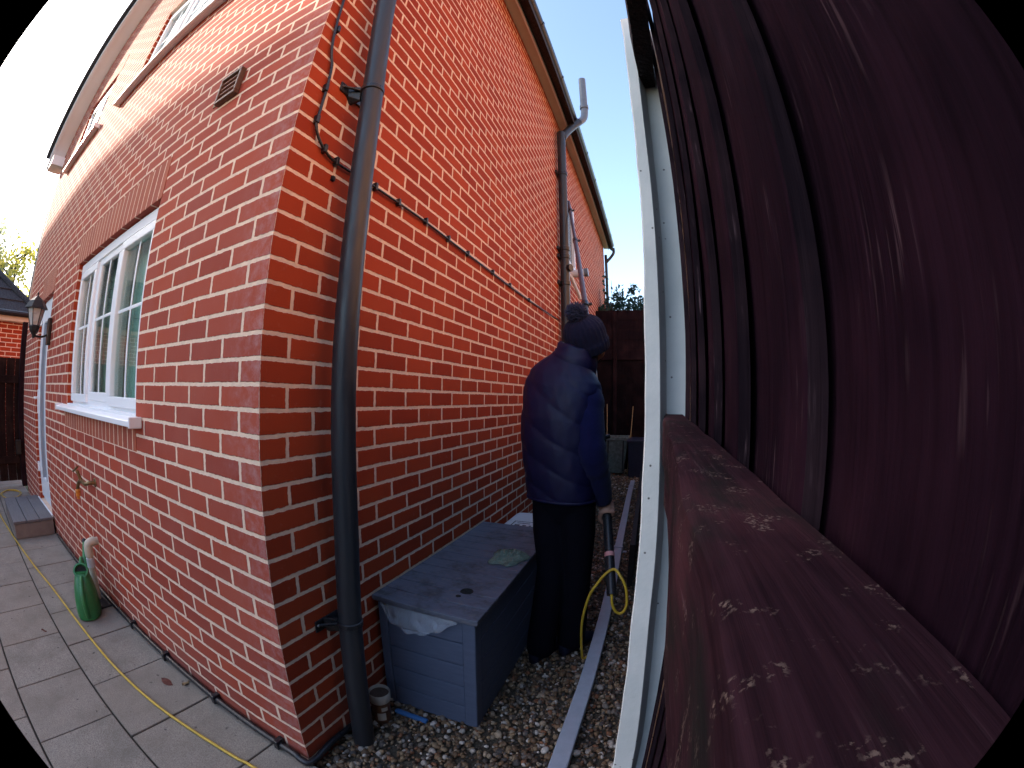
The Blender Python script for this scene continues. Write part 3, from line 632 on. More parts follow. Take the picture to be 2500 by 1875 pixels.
def watering_can():
    c = V((-1.77, -.185, 0)); ax = V((-.93, .36, 0)).normalized(); sd = V((-ax.y, ax.x, 0)); up = V((0, 0, 1))
    t = thing('watering_can', 'green plastic watering can standing on the slabs by the waste pipe', 'watering can', c)
    def ring(z, l0, l1, w, n=28):
        out = []
        for k in range(n):
            a = 2*math.pi*k/n; ca, sa = math.cos(a), math.sin(a); p = .75
            x = (abs(ca)**p)*(1 if ca > 0 else -1); y = (abs(sa)**p)*(1 if sa > 0 else -1)
            out.append(c+ax*((l0+l1)/2+x*(l1-l0)/2)+sd*(y*w)+up*z)
        return out
    MB().loft([ring(.002, -.105, .11, .068), ring(.012, -.115, .12, .075), ring(.06, -.115, .12, .077), ring(.13, -.10, .115, .072), ring(.19, -.075, .10, .062), ring(.235, -.045, .085, .050), ring(.262, -.02, .075, .043), ring(.27, -.02, .075, .043)]).build('body', 'green_can', t, smooth='auto')
    # filling hole: tilted collar with a dark mouth
    n_ = (up*.66-ax*.75).normalized(); m = c+ax*.012+up*.268
    MB().lathe(m, [(.040, -.03), (.049, .012), (.049, .018), (.038, .020), (.036, .004)], 26, n_, cap=False).build('collar', 'green_can', t, smooth='auto')
    MB().lathe(m, [(.0365, .003), (.001, .0032)], 26, n_).build('mouth', 'inside_dark', t)
    hp = [c-ax*.025+up*.245, c-ax*.075+up*.225, c-ax*.125+up*.17, c-ax*.135+up*.10, c-ax*.118+up*.035]
    MB().tube(spline(hp, 6), .0135, 12).build('handle', 'green_can', t, smooth='auto')
    MB().tube(spline([c+ax*.045+up*.27, c+ax*.09+up*.315, c+ax*.135+up*.30, c+ax*.16+up*.265], 6), .013, 12).build('carrying_handle', 'green_can', t, smooth='auto')
    sp = spline([c+ax*.105+up*.05, c+ax*.16+up*.13, c+ax*.26+up*.25, c+ax*.36+up*.335], 6)
    MB().tube(sp, [.03-.018*i/(len(sp)-1) for i in range(len(sp))], 14).build('spout', 'green_can', t, smooth='auto')
    MB().lathe(c+ax*.365+up*.338, [(.012, -.012), (.016, 0), (.016, .014), (.008, .015)], 14, (ax*.75+up*.62)).build('spout_end', 'black_plastic', t)
watering_can()

ds = thing('doorstep', 'low grey decking step in front of the white back door', 'step', (-4.05, -.22, 0))
for i in range(3): box(-4.60, -3.55, -.425+i*.137, -.425+i*.137+.132, .135, .16).build('deck_board', 'deck', ds, bevel=.004)
d = MB(); d.box(-3.575, -3.556, -.415, -.02, .002, .132); d.box(-4.59, -3.576, -.418, -.40, .002, .132); d.box(-4.59, -4.57, -.399, -.02, .002, .132); d.build('fascia', 'deck_end', ds, bevel=.003)

hz = [(-5.3, -.2, .012), (-5.55, -.12, .012), (-5.75, -.28, .012), (-5.55, -.40, .013), (-5.2, -.33, .02), (-5.3, -.18, .022), (-5.6, -.15, .024), (-5.72, -.3, .024), (-5.45, -.45, .014), (-5.0, -.50, .01), (-4.55, -.505, .009), (-3.81, -.455, .009), (-3.39, -.421, .009), (-2.74, -.366, .009), (-2.3, -.325, .009), (-1.87, -.302, .009), (-1.475, -.289, .009), (-1.16, -.278, .009), (-.886, -.260, .009), (-.67, -.238, .009), (-.49, -.213, .009), (-.328, -.191, .009), (-.2, -.175, .009), (-.124, -.164, .009), (.2, -.15, .009), (.45, -.22, .009)]
tag(MB().tube(spline(hz, 6), .0062, 10).build('garden_hose', 'yellow_hose', base=(-2.7, -.36, 0), smooth=True), 'thin yellow hose trailing across the slabs towards the gate', 'hose')
def leaf(x, y, z, s, ang, m, label):
    mb = MB(); a = V((math.cos(ang), math.sin(ang), 0)); b = V((-a.y, a.x, 0)); c = V((x, y, z)); P = []
    for i in range(7):
        u = i/6; w = s*.28*math.sin(math.pi*min(1, u*1.02))**.8; P.append([c+a*s*(u-.5)+b*(-w)+V((0, 0, .006*math.sin(u*5))), c+a*s*(u-.5)+V((0, 0, .001)), c+a*s*(u-.5)+b*w+V((0, 0, .008*math.cos(u*4)+.002))])
    mb.loft(P, False, False); o = mb.build('fallen_leaf', m, base=(x, y, 0), smooth=True); tag(o, label, 'leaf', 'leaves on the slabs')
leaf(-.83, -.115, .005, .075, .3, 'leaf_dead', 'dark red curled leaf lying on the slabs beside the yellow hose')
leaf(-.76, -.05, .006, .05, 1.9, 'leaf_tan', 'pale crumpled leaf close to the base cable')
leaf(-1.71, -.52, .005, .035, .9, 'leaf_dead', 'tiny dark leaf scrap on a slab away from the hose')

# ------------------------------------------------------------ gravel passage
bx0, bx1, by0, by1 = .025, .45, .5, 1.63
sb = thing('storage_box', 'grey plastic garden storage box with a dirty plank pattern lid', 'storage box', ((bx0+bx1)/2, 1.06, GZ))
b = MB()
nb = 5; hz_ = (.506-GZ-.0)/nb
for i in range(nb):
    z0 = GZ+i*hz_; z1 = z0+hz_-.005
    b.box(bx0+.04, bx1-.05, by0, by0+.03, z0, z1); b.box(bx1-.03, bx1, by0+.06, by1-.06, z0, z1)
b.box(bx0+.01, bx1-.012, by0+.008, by1-.01, GZ, .502)
b.build('front_and_side_planks', 'box', sb, bevel=.003)
for q in ((bx1-.049, bx1+.004, by0-.006, by0+.055), (bx0-.002, bx0+.038, by0-.006, by0+.05), (bx1-.05, bx1+.004, by1-.055, by1)): box(*q, GZ, .505).build('corner_post', 'box', sb, bevel=.005)
lid = MB(); nl = 12; L0, L1 = by0-.025, by1+.02
for i in range(nl):
    y0 = L0+(L1-L0)*i/nl; y1 = L0+(L1-L0)*(i+1)/nl-.004; lid.box(bx0-.015, bx1+.022, y0, y1, .512, .53)
lid.box(bx0-.013, bx1+.020, L0+.002, L1-.003, .5055, .526)
lo = lid.build('lid', 'lid', sb, bevel=.003)
MB().lathe((.335, .685, .5295), [(.028, .0), (.026, .0022), (.001, .0024)], 24).build('finger_hole', 'inside_dark', lo)
MB().lathe((.322, .632, .5295), [(.012, .0), (.010, .002), (.001, .0022)], 16).build('screw_hole', 'inside_dark', lo)
def sheet(name, m, fn, nu, nv, base, label, cat):
    mb = MB(); rows = [[V(fn(u/(nu-1), v/(nv-1))) for u in range(nu)] for v in range(nv)]; mb.loft(rows, False, False)
    o = mb.build(name, m, base=base, smooth=True, fix=False); so_ = o.modifiers.new('thick', 'SOLIDIFY'); so_.thickness = .0012; tag(o, label, cat); return o
def bag(u, v):
    x = .045+.345*u; sag = math.sin(math.pi*(u**.75))**.8*.105; z = .508-v*sag-.003
    return (x, .4905-.012*v*math.sin(math.pi*u)-.006*abs(math.sin(u*11+v*3))**.6*v-.003*math.sin(u*27-v*8)*v-.004, z+.004*math.sin(u*30)*v)
sheet('plastic_bag', 'film', bag, 60, 14, (.2, .49, .4), 'clear polythene bag hanging out under the storage box lid', 'plastic bag')
def wet(u, v):
    a = u*2*math.pi; r = v; rx = .085*(1+.18*math.sin(3*a+1)+.1*math.sin(7*a)); ry = .13*(1+.15*math.cos(2*a)+.1*math.sin(5*a))
    h = .052*(1-r**2)*(.6+.4*math.sin(a*2+1)*r)+.012*math.sin(a*9+r*11)*r*(1-r)+.010*math.sin(r*23+a*3)*(1-r)
    return (.365+rx*r*math.cos(a), 1.10+ry*r*math.sin(a), .534+max(h, .0))
sheet('crumpled_bag', 'film_green', wet, 61, 16, (.365, 1.1, .532), 'crumpled greenish plastic bag lying on the storage box lid', 'plastic bag')

tub = thing('white_tub', 'white plastic tub lid with a black label behind the storage box', 'tub', (.2, 1.95, GZ))
rr_ = lambda x0, x1, y0, y1, z, r=.05: [V((cx_+r*math.cos(t), cy_+r*math.sin(t), z)) for cx_, cy_, q in ((x1-r, y1-r, 0), (x0+r, y1-r, 1), (x0+r, y0+r, 2), (x1-r, y0+r, 3)) for t in [math.pi/2*q+math.pi/2*k/5 for k in range(6)]]
MB().loft([rr_(.09, .37, 1.75, 2.17, GZ), rr_(.08, .38, 1.74, 2.18, .42)]).build('body', 'white_plastic', tub, smooth='auto')
MB().loft([rr_(.065, .395, 1.725, 2.195, .42), rr_(.065, .395, 1.725, 2.195, .445), rr_(.075, .385, 1.735, 2.185, .458), rr_(.10, .36, 1.76, 2.16, .466)]).build('lid', 'white_plastic', tub, smooth='auto')
lb = MB(); 
for x0, x1, y0, y1 in ((.13, .34, 1.795, 1.805), (.13, .34, 1.925, 1.932), (.13, .138, 1.806, 1.924), (.332, .34, 1.806, 1.924), (.155, .19, 1.83, 1.855), (.21, .235, 1.835, 1.852), (.255, .27, 1.835, 1.852), (.29, .315, 1.83, 1.86), (.16, .25, 1.885, 1.895)): lb.box(x0, x1, y0, y1, .4665, .4675)
lb.build('label', 'black_plastic', tub)

pot = thing('paint_pot', 'small round cream rimmed pot of brown dregs behind the drainpipe foot', 'pot', (.075, .375, GZ))
MB().lathe((.078, .37, GZ), [(.036, 0), (.038, .01), (.040, .125)], 24).build('body', 'tin_label', pot, smooth='auto')
MB().lathe((.078, .37, GZ), [(.0415, .118), (.0445, .122), (.046, .16), (.0435, .165), (.041, .160), (.040, .148)], 24, cap=False).build('rim', 'tin_white', pot, smooth='auto')
MB().lathe((.078, .37, GZ), [(.0405, .150), (.001, .152)], 20).build('dregs', 'paint_dregs', pot)
lbm = MB(); 
for a0, a1, z0, z1 in ((-1.4, -.5, .03, .07), (-.9, -.2, .08, .1)):
    ring = [(.078+.0402*math.cos(t), .37+.0402*math.sin(t)) for t in [a0+(a1-a0)*k/6 for k in range(7)]]
    lbm.loft([[V((x, y, GZ+z0)) for x, y in ring], [V((x, y, GZ+z1)) for x, y in ring]], False, False)
lbm.build('label', 'tin_white', pot)
tag(box(.10, .255, .425, .447, GZ+.004, GZ+.022).build('plastic_strip', 'blue_strip', bevel=.006, base=(.17, .436, GZ)), 'short blue plastic strip on the gravel against the storage box', 'strip')

# long pale length of square downpipe lying on the gravel
ln = thing('square_downpipe', 'long pale grey square pipe lying on the gravel beside the fence', 'pipe', (.81, 2.5, GZ))
P0 = [(.835, -.25), (.817, .35), (.825, 1.0), (.825, 1.76), (.806, 2.75), (.795, 4.0), (.79, 5.06), (.80, 5.9)]
def sq(p, i, q):
    d = V((q[min(i+1, len(q)-1)][0]-q[max(i-1, 0)][0], q[min(i+1, len(q)-1)][1]-q[max(i-1, 0)][1], 0)).normalized(); s = V((d.y, -d.x, 0)); c = V((p[0], p[1], 0)); w = .034
    return [c-s*w+V((0, 0, GZ+.004)), c+s*w+V((0, 0, GZ+.004)), c+s*w+V((0, 0, GZ+.048)), c-s*w+V((0, 0, GZ+.048))]
sp_ = [(v.x, v.y) for v in spline([(x, y, 0) for x, y in P0], 5)]
MB().loft([sq(p, i, sp_) for i, p in enumerate(sp_)]).build('pipe', 'white_strip', ln, bevel=.005)
for y, x in ((2.79, .806), (5.45, .793)):
    c = MB(); c.box(x-.04, x+.04, y-.02, y+.02, GZ+.05, GZ+.056); c.box(x-.042, x-.036, y-.02, y+.02, GZ, GZ+.0555); c.box(x+.036, x+.042, y-.02, y+.02, GZ, GZ+.0555); c.box(x-.075, x-.0425, y-.02, y+.02, GZ+.004, GZ+.010); c.box(x+.0425, x+.075, y-.02, y+.02, GZ+.004, GZ+.010); c.build('pipe_clip', 'white_strip', ln, bevel=.002)
tag(box(.925, .965, 2.09, 5.2, GZ-.01, .30).build('gravel_board', 'dark_board', bevel=.004, base=(.945, 3.6, GZ)), 'dark board standing on edge along the foot of the fence', 'board')

# far end of the passage
bf = thing('end_fence', 'tall dark timber fence closing the end of the passage', 'fence', (.6, 7.2, GZ))
box(.0, 2.2, 7.2, 7.23, GZ, 2.06).build('fence_panel', 'fence_far', bf)
for i in range(5):
    z0 = 2.06+i*.19; box(.0, 2.2, 7.17+.004*(i % 2), 7.2, z0-.004, z0+.1905).build('fence_board', 'fence_far_top', bf, bevel=.004)
box(.33, .40, 7.13, 7.165, GZ, 3.0).build('fence_post', 'fence_far_top', bf, bevel=.006)
def bush(name, label, c, rad, n, size, m, cat='bush', stems=6, ground=0.0):
    t = thing(name, label, cat, (c[0], c[1], ground)); c = np.array(c)
    st = MB(); tips = []
    for i in range(stems):
        a = RNG.uniform(0, 6.28); e = c+np.array(rad)*np.array([math.cos(a)*.8, math.sin(a)*.8, RNG.uniform(-.2, .9)]); s = np.array([c[0]+RNG.normal()*.1*rad[0], c[1], ground])
        mid = (s+e)/2+RNG.normal(size=3)*.08*rad[0]; st.tube(spline([V(s), V(mid), V(e)], 5), [max(.004, (.03*rad[0])*(1-k/11)) for k in range(11)], 6); tips.append((mid, e))
    st.build('stems', 'bark', t, smooth=True)
    cl = max(10, n//25); pts = []
    for i in range(cl):
        d = RNG.normal(size=3); d /= np.linalg.norm(d); q = c+d*np.array(rad)*RNG.uniform(.35, 1)**.6; k = RNG.integers(12, 40)
        pts.append(q+RNG.normal(size=(k, 3))*np.array(rad)*RNG.uniform(.08, .2))
    o = leaves('foliage', np.concatenate(pts)[:n], size, m, t); return t
bush('bush', 'dark leafy bush showing above the end fence', (.60, 8.0, 3.1), (.55, .4, .62), 1500, .05, 'leaf_bush', stems=14)
bush('bush', 'sparse leafy sprigs against the far brick wall above the fence', (.16, 7.7, 3.35), (.16, .25, .5), 170, .05, 'leaf_bush', stems=7)
tr = thing('planter', 'weathered pale trough at the far end of the passage', 'planter', (.44, 6.6, GZ))
MB().loft([[V((.30, 6.62, GZ+.03)), V((.60, 6.62, GZ+.03)), V((.60, 6.9, GZ+.03)), V((.30, 6.9, GZ+.03))], [V((.24, 6.56, .60)), V((.66, 6.56, .60)), V((.66, 6.95, .60)), V((.24, 6.95, .60))]]).build('body', 'trough', tr, bevel=.01)
r = MB(); r.box(.22, .68, 6.54, 6.57, .59, .65); r.box(.22, .68, 6.94, 6.97, .59, .65); r.box(.22, .25, 6.571, 6.939, .59, .65); r.box(.65, .68, 6.571, 6.939, .59, .65); r.build('rim', 'trough', tr, bevel=.006)
MB().box(.57, .595, 6.535, 6.556, .05, .59).box(.30, .325, 6.535, 6.556, .05, .59).build('ribs', 'dark_board', tr)
for (x, z, lb) in ((.22, 1.22, 'thin bamboo cane leaning beside the person at the end fence'), (.72, 1.18, 'thin bamboo cane leaning by the end fence near the concrete post')):
    tag(MB().tube([(x+.06*(-1 if x > .5 else 1), 6.75, GZ), (x, 7.1, z)], .008, 8).build('bamboo_cane', 'bamboo', base=(x, 6.75, GZ)), lb, 'cane', 'bamboo canes')
tb = thing('plastic_crate', 'dark blue plastic tub next to the weathered trough', 'tub', (.82, 6.6, GZ))
MB().loft([[V((.70, 6.4, GZ)), V((1.0, 6.4, GZ)), V((1.0, 6.9, GZ)), V((.70, 6.9, GZ))], [V((.67, 6.36, .58)), V((1.03, 6.36, .58)), V((1.03, 6.94, .58)), V((.67, 6.94, .58))]]).build('body', 'blue_tub', tb, bevel=.015)
box(.65, 1.05, 6.34, 6.96, .58, .62).build('rim', 'blue_tub', tb, bevel=.008)

# ------------------------------------------------------------ fence at the camera
FA = .0225; e1 = V((math.sin(FA), math.cos(FA), 0)); e2 = V((math.cos(FA), -math.sin(FA), 0)); FO = V((CX, CY, CZ))
T = lambda v: FO+e2*v[0]+e1*v[1]+V((0, 0, v[2]))
fn = thing('fence_panel', 'dark stained timber fence panel with overlapping upright boards and worn rails', 'fence', T((.03, -.2, -1.35)))
for i in range(-11, 7):
    y0 = .0145+.1*i; y1 = y0+.112; yy1 = min(y1, .72)
    if y0 > .69: continue
    dx = random.uniform(-.0008, .0008); top = .76+random.uniform(-.006, .006)
    ya = min(y0+.0925, .70)
    prof = [(.0422+dx, y0+.0018), (.0429+dx, y0), (.0492+dx, y0), (.0575, yy1), (.0532, yy1)]
    mb = MB(); n = 24; rings = []
    for k in range(n+1):
        z = -1.25+(top+1.25)*k/n; w = .0006*math.sin(z*7+i)+.0004*math.sin(z*23+i*2)
        rings.append([T((px+w, py+.0009*math.sin(z*5+i*1.7), z)) for px, py in prof])
    o = mb.loft(rings).build('board', 'fence', fn, smooth='auto', fix=True); o.data.materials.append(M['fence_edge'])
    for p in o.data.polygons:
        if p.normal.dot(e1) < -.6: p.material_index = 1
for z0, z1, nm in ((-.093, -.032, 'rail'), (.590, .652, 'rail')):
    mb = MB(); n = 40; rg = []
    for k in range(n+1):
        y = -1.13+(1.13+.664)*k/n; zt = .011*y if z0 < 0 else 0; j = .0011*math.sin(y*31)+.0007*math.sin(y*83+1)
        x0 = .0098+j; x1 = .0412+.0006*math.sin(y*47); c = .003
        rg.append([T((x0+.001, y, z0+zt)), T((x1, y, z0+zt)), T((x1, y, z1+zt+j*.3)), T((x0+c*1.2, y, z1+zt+j*.5)), T((x0+c*.3, y, z1+zt-c*.6)), T((x0, y, z1+zt-c*2))])
    mb.loft(rg).build(nm, 'rail' if z0 < 0 else 'old_felt', fn, smooth='auto')
MB().box(.0605, .068, -1.12, .655, -1.25, .74, T).build('light_stop_board', 'fence', fn)  # added behind the boards to stop light leaking through their gaps
# concrete H post: flange facing the camera is slightly rough and not quite straight
ps = thing('concrete_post', 'pale slotted concrete fence post standing in the gravel', 'fence post', T((.03, .68, -1.36)))
def post():
    mb = MB(); n = 46; rg = []
    zt, zb = .768, -1.42
    for k in range(n+1):
        z = zb+(zt-zb)*k/n; u = (z-zb)/(zt-zb)
        q = [(zb, .002, .050), (-.72, .002, .041), (-.3, -.003, .027), (.03, -.005, .0205), (.4, .003, .024), (zt, .010, .031)]
        for a, b in zip(q[:-1], q[1:]):
            if a[0] <= z <= b[0]+1e-6:
                s = (z-a[0])/(b[0]-a[0]); s = s*s*(3-2*s); xl = a[1]+(b[1]-a[1])*s; xr = a[2]+(b[2]-a[2])*s
        xl -= .0145; xr -= .0145; xl += .0012*math.sin(z*37)*math.sin(z*11); j = .0006*math.sin(z*29+2)
        y0 = .63; web = .668; xs = xr+.009
        prof = [(xl+.002, y0), (xr-.002, y0+j), (xr, y0+.003), (xs, web), (.105, web), (.115, y0), (.135, y0), (.135, .80), (.115, .80), (.105, .755), (xs, .755), (xr, .80), (xl, .80), (xl, y0+.003)]
        rg.append([T((x, y, z)) for x, y in prof])
    mb.loft(rg).build('post', 'concrete', ps, smooth='auto')
post()
marks = MB()
for x, y, z, a, h in ((.088-.03, .6672, -.745, .010, .006), (.07-.012, .6672, -.765, .004, .004), (.052, .6672, -.76, .003, .003), (.07, .6672, -.735, .005, .004)): marks.box(x, x+a, y-.0006, y+.001, z, z+h, T)
marks.build('stain', 'dark_board', ps)
def patch():
    dm = simple('damp_concrete', (.20, .25, .25), .8, .3, 60)
    for cx_, cz_, w, h in ((.0545, .39, .004, .052), (.0575, .24, .0022, .03), (.060, .13, .0016, .03)):
        poly = [T((cx_+w*math.cos(t)*(1+.25*math.sin(3*t)), .6675, cz_+h*math.sin(t)*(1+.15*math.cos(5*t)))) for t in [2*math.pi*k/20 for k in range(20)]]
        MB().prism(poly, e1*.002).build('damp_patch', dm, ps)
patch()
# the fence goes on beyond the post
f2 = thing('fence_panel', 'dark fence panel beyond the concrete post, seen almost edge on', 'fence', T((.06, 2, -1.35)))
for i in range(60):
    y0 = .81+.1*i; MB().box(.06, .075, y0, y0+.0995, -1.2, .5, T).build('board', 'fence_far', f2)
MB().box(.05, .10, .78, 6.9, -1.42, -1.205, T).build('gravel_board', 'dark_board', f2)
# ------------------------------------------------------------ left end: gate, garage, trees, added neighbours
gt = thing('garden_gate', 'dark brown boarded gate past the back door', 'gate', (-6.1, -.9, 0))
for i in range(16): box(-6.12, -6.10, -2.05+i*.13, -2.05+i*.13+.127, .07, 1.68).build('gate_board', 'gate', gt, bevel=.003)
MB().box(-6.098, -6.07, -2.05, .02, .3, .4).box(-6.098, -6.07, -2.05, .02, 1.35, 1.45).build('ledge', 'gate', gt, bevel=.004)
MB().box(-5.98, -5.9, -.10, -.03, .44, .62).box(-6.07, -5.98, -.08, -.05, .5, .53).build('latch', 'dark_metal', gt, bevel=.004)
tag(box(-6.12, -6.0, -.035, .10, 0, 2.16).build('dark_upright', 'fence_far_top', bevel=.006, base=(-6.06, .03, 0)), 'tall dark upright against the house corner', 'post')  # upright filling the narrow dark strip beside the house edge
ga = thing('garage', 'low brick outbuilding with a dark tiled hipped roof beyond the gate', 'garage', (-8, -3, 0))
g = MB(); g.box(-15, -8, -6.5, .22, 0, 2.36); g.build('wall', 'brick_garage', ga)
box(-15.2, -7.86, -6.7, .40, 2.36, 2.38).build('soffit', 'paint', ga)
MB().box(-7.86, -7.83, -6.72, .42, 2.37, 2.50).box(-15.2, -7.861, .40, .42, 2.37, 2.50).build('fascia', 'paint', ga, bevel=.004)
MB().tube([(-7.77, -6.7, 2.49), (-7.77, .44, 2.49)], .05, 10).build('gutter', 'gutter', ga)
e = .46
A, B_, C_, D_ = V((-7.78, e, 2.50)), V((-15.3, e, 2.50)), V((-15.3, -6.76, 2.50)), V((-7.78, -6.76, 2.50)); h = 2.9
R1, R2 = V((-11.5, -2.6, 2.5+h*.95)), V((-11.6, -3.6, 2.5+h*.95))
rf = MB().add([A, B_, C_, D_, R1, R2], [(3, 0, 4, 5), (0, 1, 4), (1, 2, 5, 4), (2, 3, 5)]); rf.build('roof', 'roof', ga, fix=False)
tl = MB()
for k in range(12):
    u0 = k/12; a0 = A.lerp(R1, u0); b0 = D_.lerp(R2, u0); nz_ = V((.55, 0, .8))*.018; a1 = A.lerp(R1, u0+.085); b1 = D_.lerp(R2, u0+.085)
    tl.add([a0+nz_*1.8, b0+nz_*1.8, b1+nz_*.4, a1+nz_*.4, a0, b0], [(0, 1, 2, 3), (0, 4, 5, 1)])
tl.build('tile_courses', 'roof', ga, fix=False)
MB().tube([A+V((0, 0, .02)), R1+V((0, 0, .03))], .07, 8).build('hip_tiles', 'roof', ga)

def tree(label, x, y, h, r, n, m, size, trunk_r=.16, group='trees beyond the garage', squash=.75):
    t = thing('garden_tree', label, 'tree', (x, y, 0), group)
    tk = MB(); tk.tube(spline([(x, y, -.1), (x+.1, y, h*.3), (x-.08, y+.1, h*.6), (x, y, h*.93)], 5), [trunk_r*(1-.9*k/15) for k in range(16)], 10)
    cl = []
    for i in range(26):
        a = RNG.uniform(0, 6.283); z = h*RNG.uniform(.38, .98); rr = r*math.sin(math.pi*min(.98, max(.12, (z/h-.22)/.82)))**.7*RNG.uniform(.55, 1.0)
        c = np.array([x+rr*math.cos(a), y+rr*math.sin(a), z]); cl.append(c); tk.tube(spline([V((x, y, max(h*.25, z-rr*.7))), V(((x+c[0])/2, (y+c[1])/2, z-rr*.25)), V(c)], 4), [trunk_r*.35*(1-.85*k/8) for k in range(9)], 6)
    tk.build('trunk', 'bark', t, smooth=True)
    pts = np.concatenate([c+RNG.normal(size=(n//26, 3))*np.array([1, 1, squash])*r*.2 for c in cl]); leaves('crown', pts, size, m, t); return t
tree('tall grey green tree fading into the bright sky beyond the garage', -21, -1.6, 8.4, 2.4, 1500, 'leaf_green', .13)
tree('yellow leaved autumn tree between the garage roof and the house', -20, .6, 6.9, 1.7, 1500, 'leaf_yellow', .12)
ae = thing('television_aerial', 'tiny aerial on a thin mast poking out beyond the far house edge', 'aerial', (-24.5, 2.1, 0))
MB().tube([(-24.5, 2.2, 0), (-24.5, 2.2, 12.2)], .03, 6).build('mast', 'aerial', ae)
a = MB(); a.tube([(-24.5, 1.5, 12.0), (-24.5, 2.9, 12.35)], .015, 6)
for k in range(8): a.tube([(-24.75, 1.55+.17*k, 12.02+.042*k), (-24.25, 1.55+.17*k, 12.02+.042*k)], .012, 5)
a.build('elements', 'aerial', ae)
# unseen houses added to bounce or block sun, boundary added for window reflections
nb = thing('added_house', 'unseen tan brick house added beyond the fence to bounce warm light', 'house', (8, 1, 0))  # out of view, put in as a warm reflector for the passage wall
box(5.2, 12, -7, 9, 0, 6.2).build('wall', brick_mat('tan_brickwork', base=((.55, .26, .12), (.48, .20, .09))), nb)
MB().prism([V((4.9, -7.3, 6.2)), V((12.3, -7.3, 6.2)), V((8.6, -7.3, 9.2))], (0, 16.6, 0)).build('roof', 'roof', nb)
nh = thing('added_house', 'unseen rendered house added beyond the garage to shade the lower rear wall', 'house', (-17, -6, 0))  # out of view, ridge placed to shade the lower rear wall
NX0, NX1, NY0, NY1, NE, NR = -26, -9.6, -9.2, -2.6, 6.6, 10.0
box(NX0, NX1, NY0, NY1, 0, NE).build('wall', 'render_wall', nh)
MB().prism([V((NX0, NY0-.3, NE)), V((NX0, NY1+.3, NE)), V((NX0, (NY0+NY1)/2, NR+.6))], (NX1-NX0, 0, 0)).build('roof', 'roof', nh)
for i in range(4):
    for z in (1.0, 3.8): box(NX1-.02, NX1+.03, NY0+.6+i*1.5, NY0+1.6+i*1.5, z, z+1.2).build('window', 'upvc', nh)
hd = thing('added_hedge', 'unseen clipped hedge added behind the camera for window reflections', 'hedge', (-3, -6.2, 0))  # out of view, put in to give the panes something green to reflect
hp = np.stack([RNG.uniform(-14, 3, 9000), RNG.uniform(-6.6, -5.8, 9000), RNG.uniform(0, 2.1, 9000)], 1); leaves('foliage', hp, .09, 'leaf_green', hd)
box(-8.5, 3, -6.5, -5.95, 0, 1.9).build('hedge_core', simple('hedge_core', (.01, .03, .015), .9, .4, 8), hd)
rear = thing('added_fence', 'unseen pale fence added in front of the hedge for window reflections', 'fence', (-3, -5.6, 0))  # out of view, put in for reflections and bounce on the rear wall
for i in range(6): box(-8+i*1.85, -8+i*1.85+1.8, -5.62, -5.6, .05, 1.5).build('fence_panel', simple('tan_fence', (.25, .17, .09), .8, .3, 3) if i == 0 else 'bamboo', rear)
# ------------------------------------------------------------ the window cleaner
PF = V((.30, .954, 0)); PR = V((.954, -.30, 0)); UP = V((0, 0, 1))
PB = V((.60, 1.26, GZ))
pa, pb = V((.89, 1.05, .418)), V((.08, 4.2, 3.88)); pd = (pb-pa).normalized()
on_pole = lambda z: pa+(pb-pa)*((z-pa.z)/(pb.z-pa.z))
person = thing('person', 'person in navy padded gilet and bobble hat seen from behind, working a long pole', 'person', PB)
def remesh(mb, name, m, parent, voxel, smooth=6):
    o = mb.build(name, m, parent, smooth=True)
    a = o.modifiers.new('r', 'REMESH'); a.mode = 'VOXEL'; a.voxel_size = voxel; a.use_smooth_shade = True
    b = o.modifiers.new('s', 'SMOOTH'); b.factor = .5; b.iterations = smooth
    dg = bpy.context.evaluated_depsgraph_get(); me = bpy.data.meshes.new_from_object(o.evaluated_get(dg)); o.modifiers.clear(); o.data = me
    me.polygons.foreach_set('use_smooth', [True]*len(me.polygons)); return o
def ering(c, hw, hd, n=28, right=PR, fwd=PF, tilt=None, p=1.0):
    return [V(c)+right*(math.copysign(abs(math.cos(t))**p, math.cos(t))*hw)+fwd*(math.copysign(abs(math.sin(t))**p, math.sin(t))*hd) for t in [2*math.pi*k/n for k in range(n)]]
def limb(mb, pts, rs, n=16, sub=5):
    q = spline(pts, sub); m = len(q); r = [float(np.interp(i/(m-1)*(len(rs)-1), range(len(rs)), rs)) for i in range(m)]; return mb.tube(q, r, n)
shR, shL = V((.695, 1.245, 1.375)), V((.45, 1.34, 1.375))
elR, wrR = V((.742, 1.19, 1.07)), V((.793, 1.315, .812))
hR = on_pole(.755); hL = on_pole(1.25)
elL = V((.47, 1.58, 1.14)); wrL = hL-V((.07, .05, -.0))
hipL, hipR = V((.525, 1.30, .86)), V((.665, 1.265, .86))
knL, knR = V((.565, 1.22, .46)), V((.685, 1.24, .46))
anL, anR = V((.555, 1.09, .05)), V((.69, 1.20, .05))
hc = V((.700, 1.325, 1.605))
HF = V((.36, .85, .40)).normalized(); HR = HF.cross(UP).normalized(); HU = HR.cross(HF)
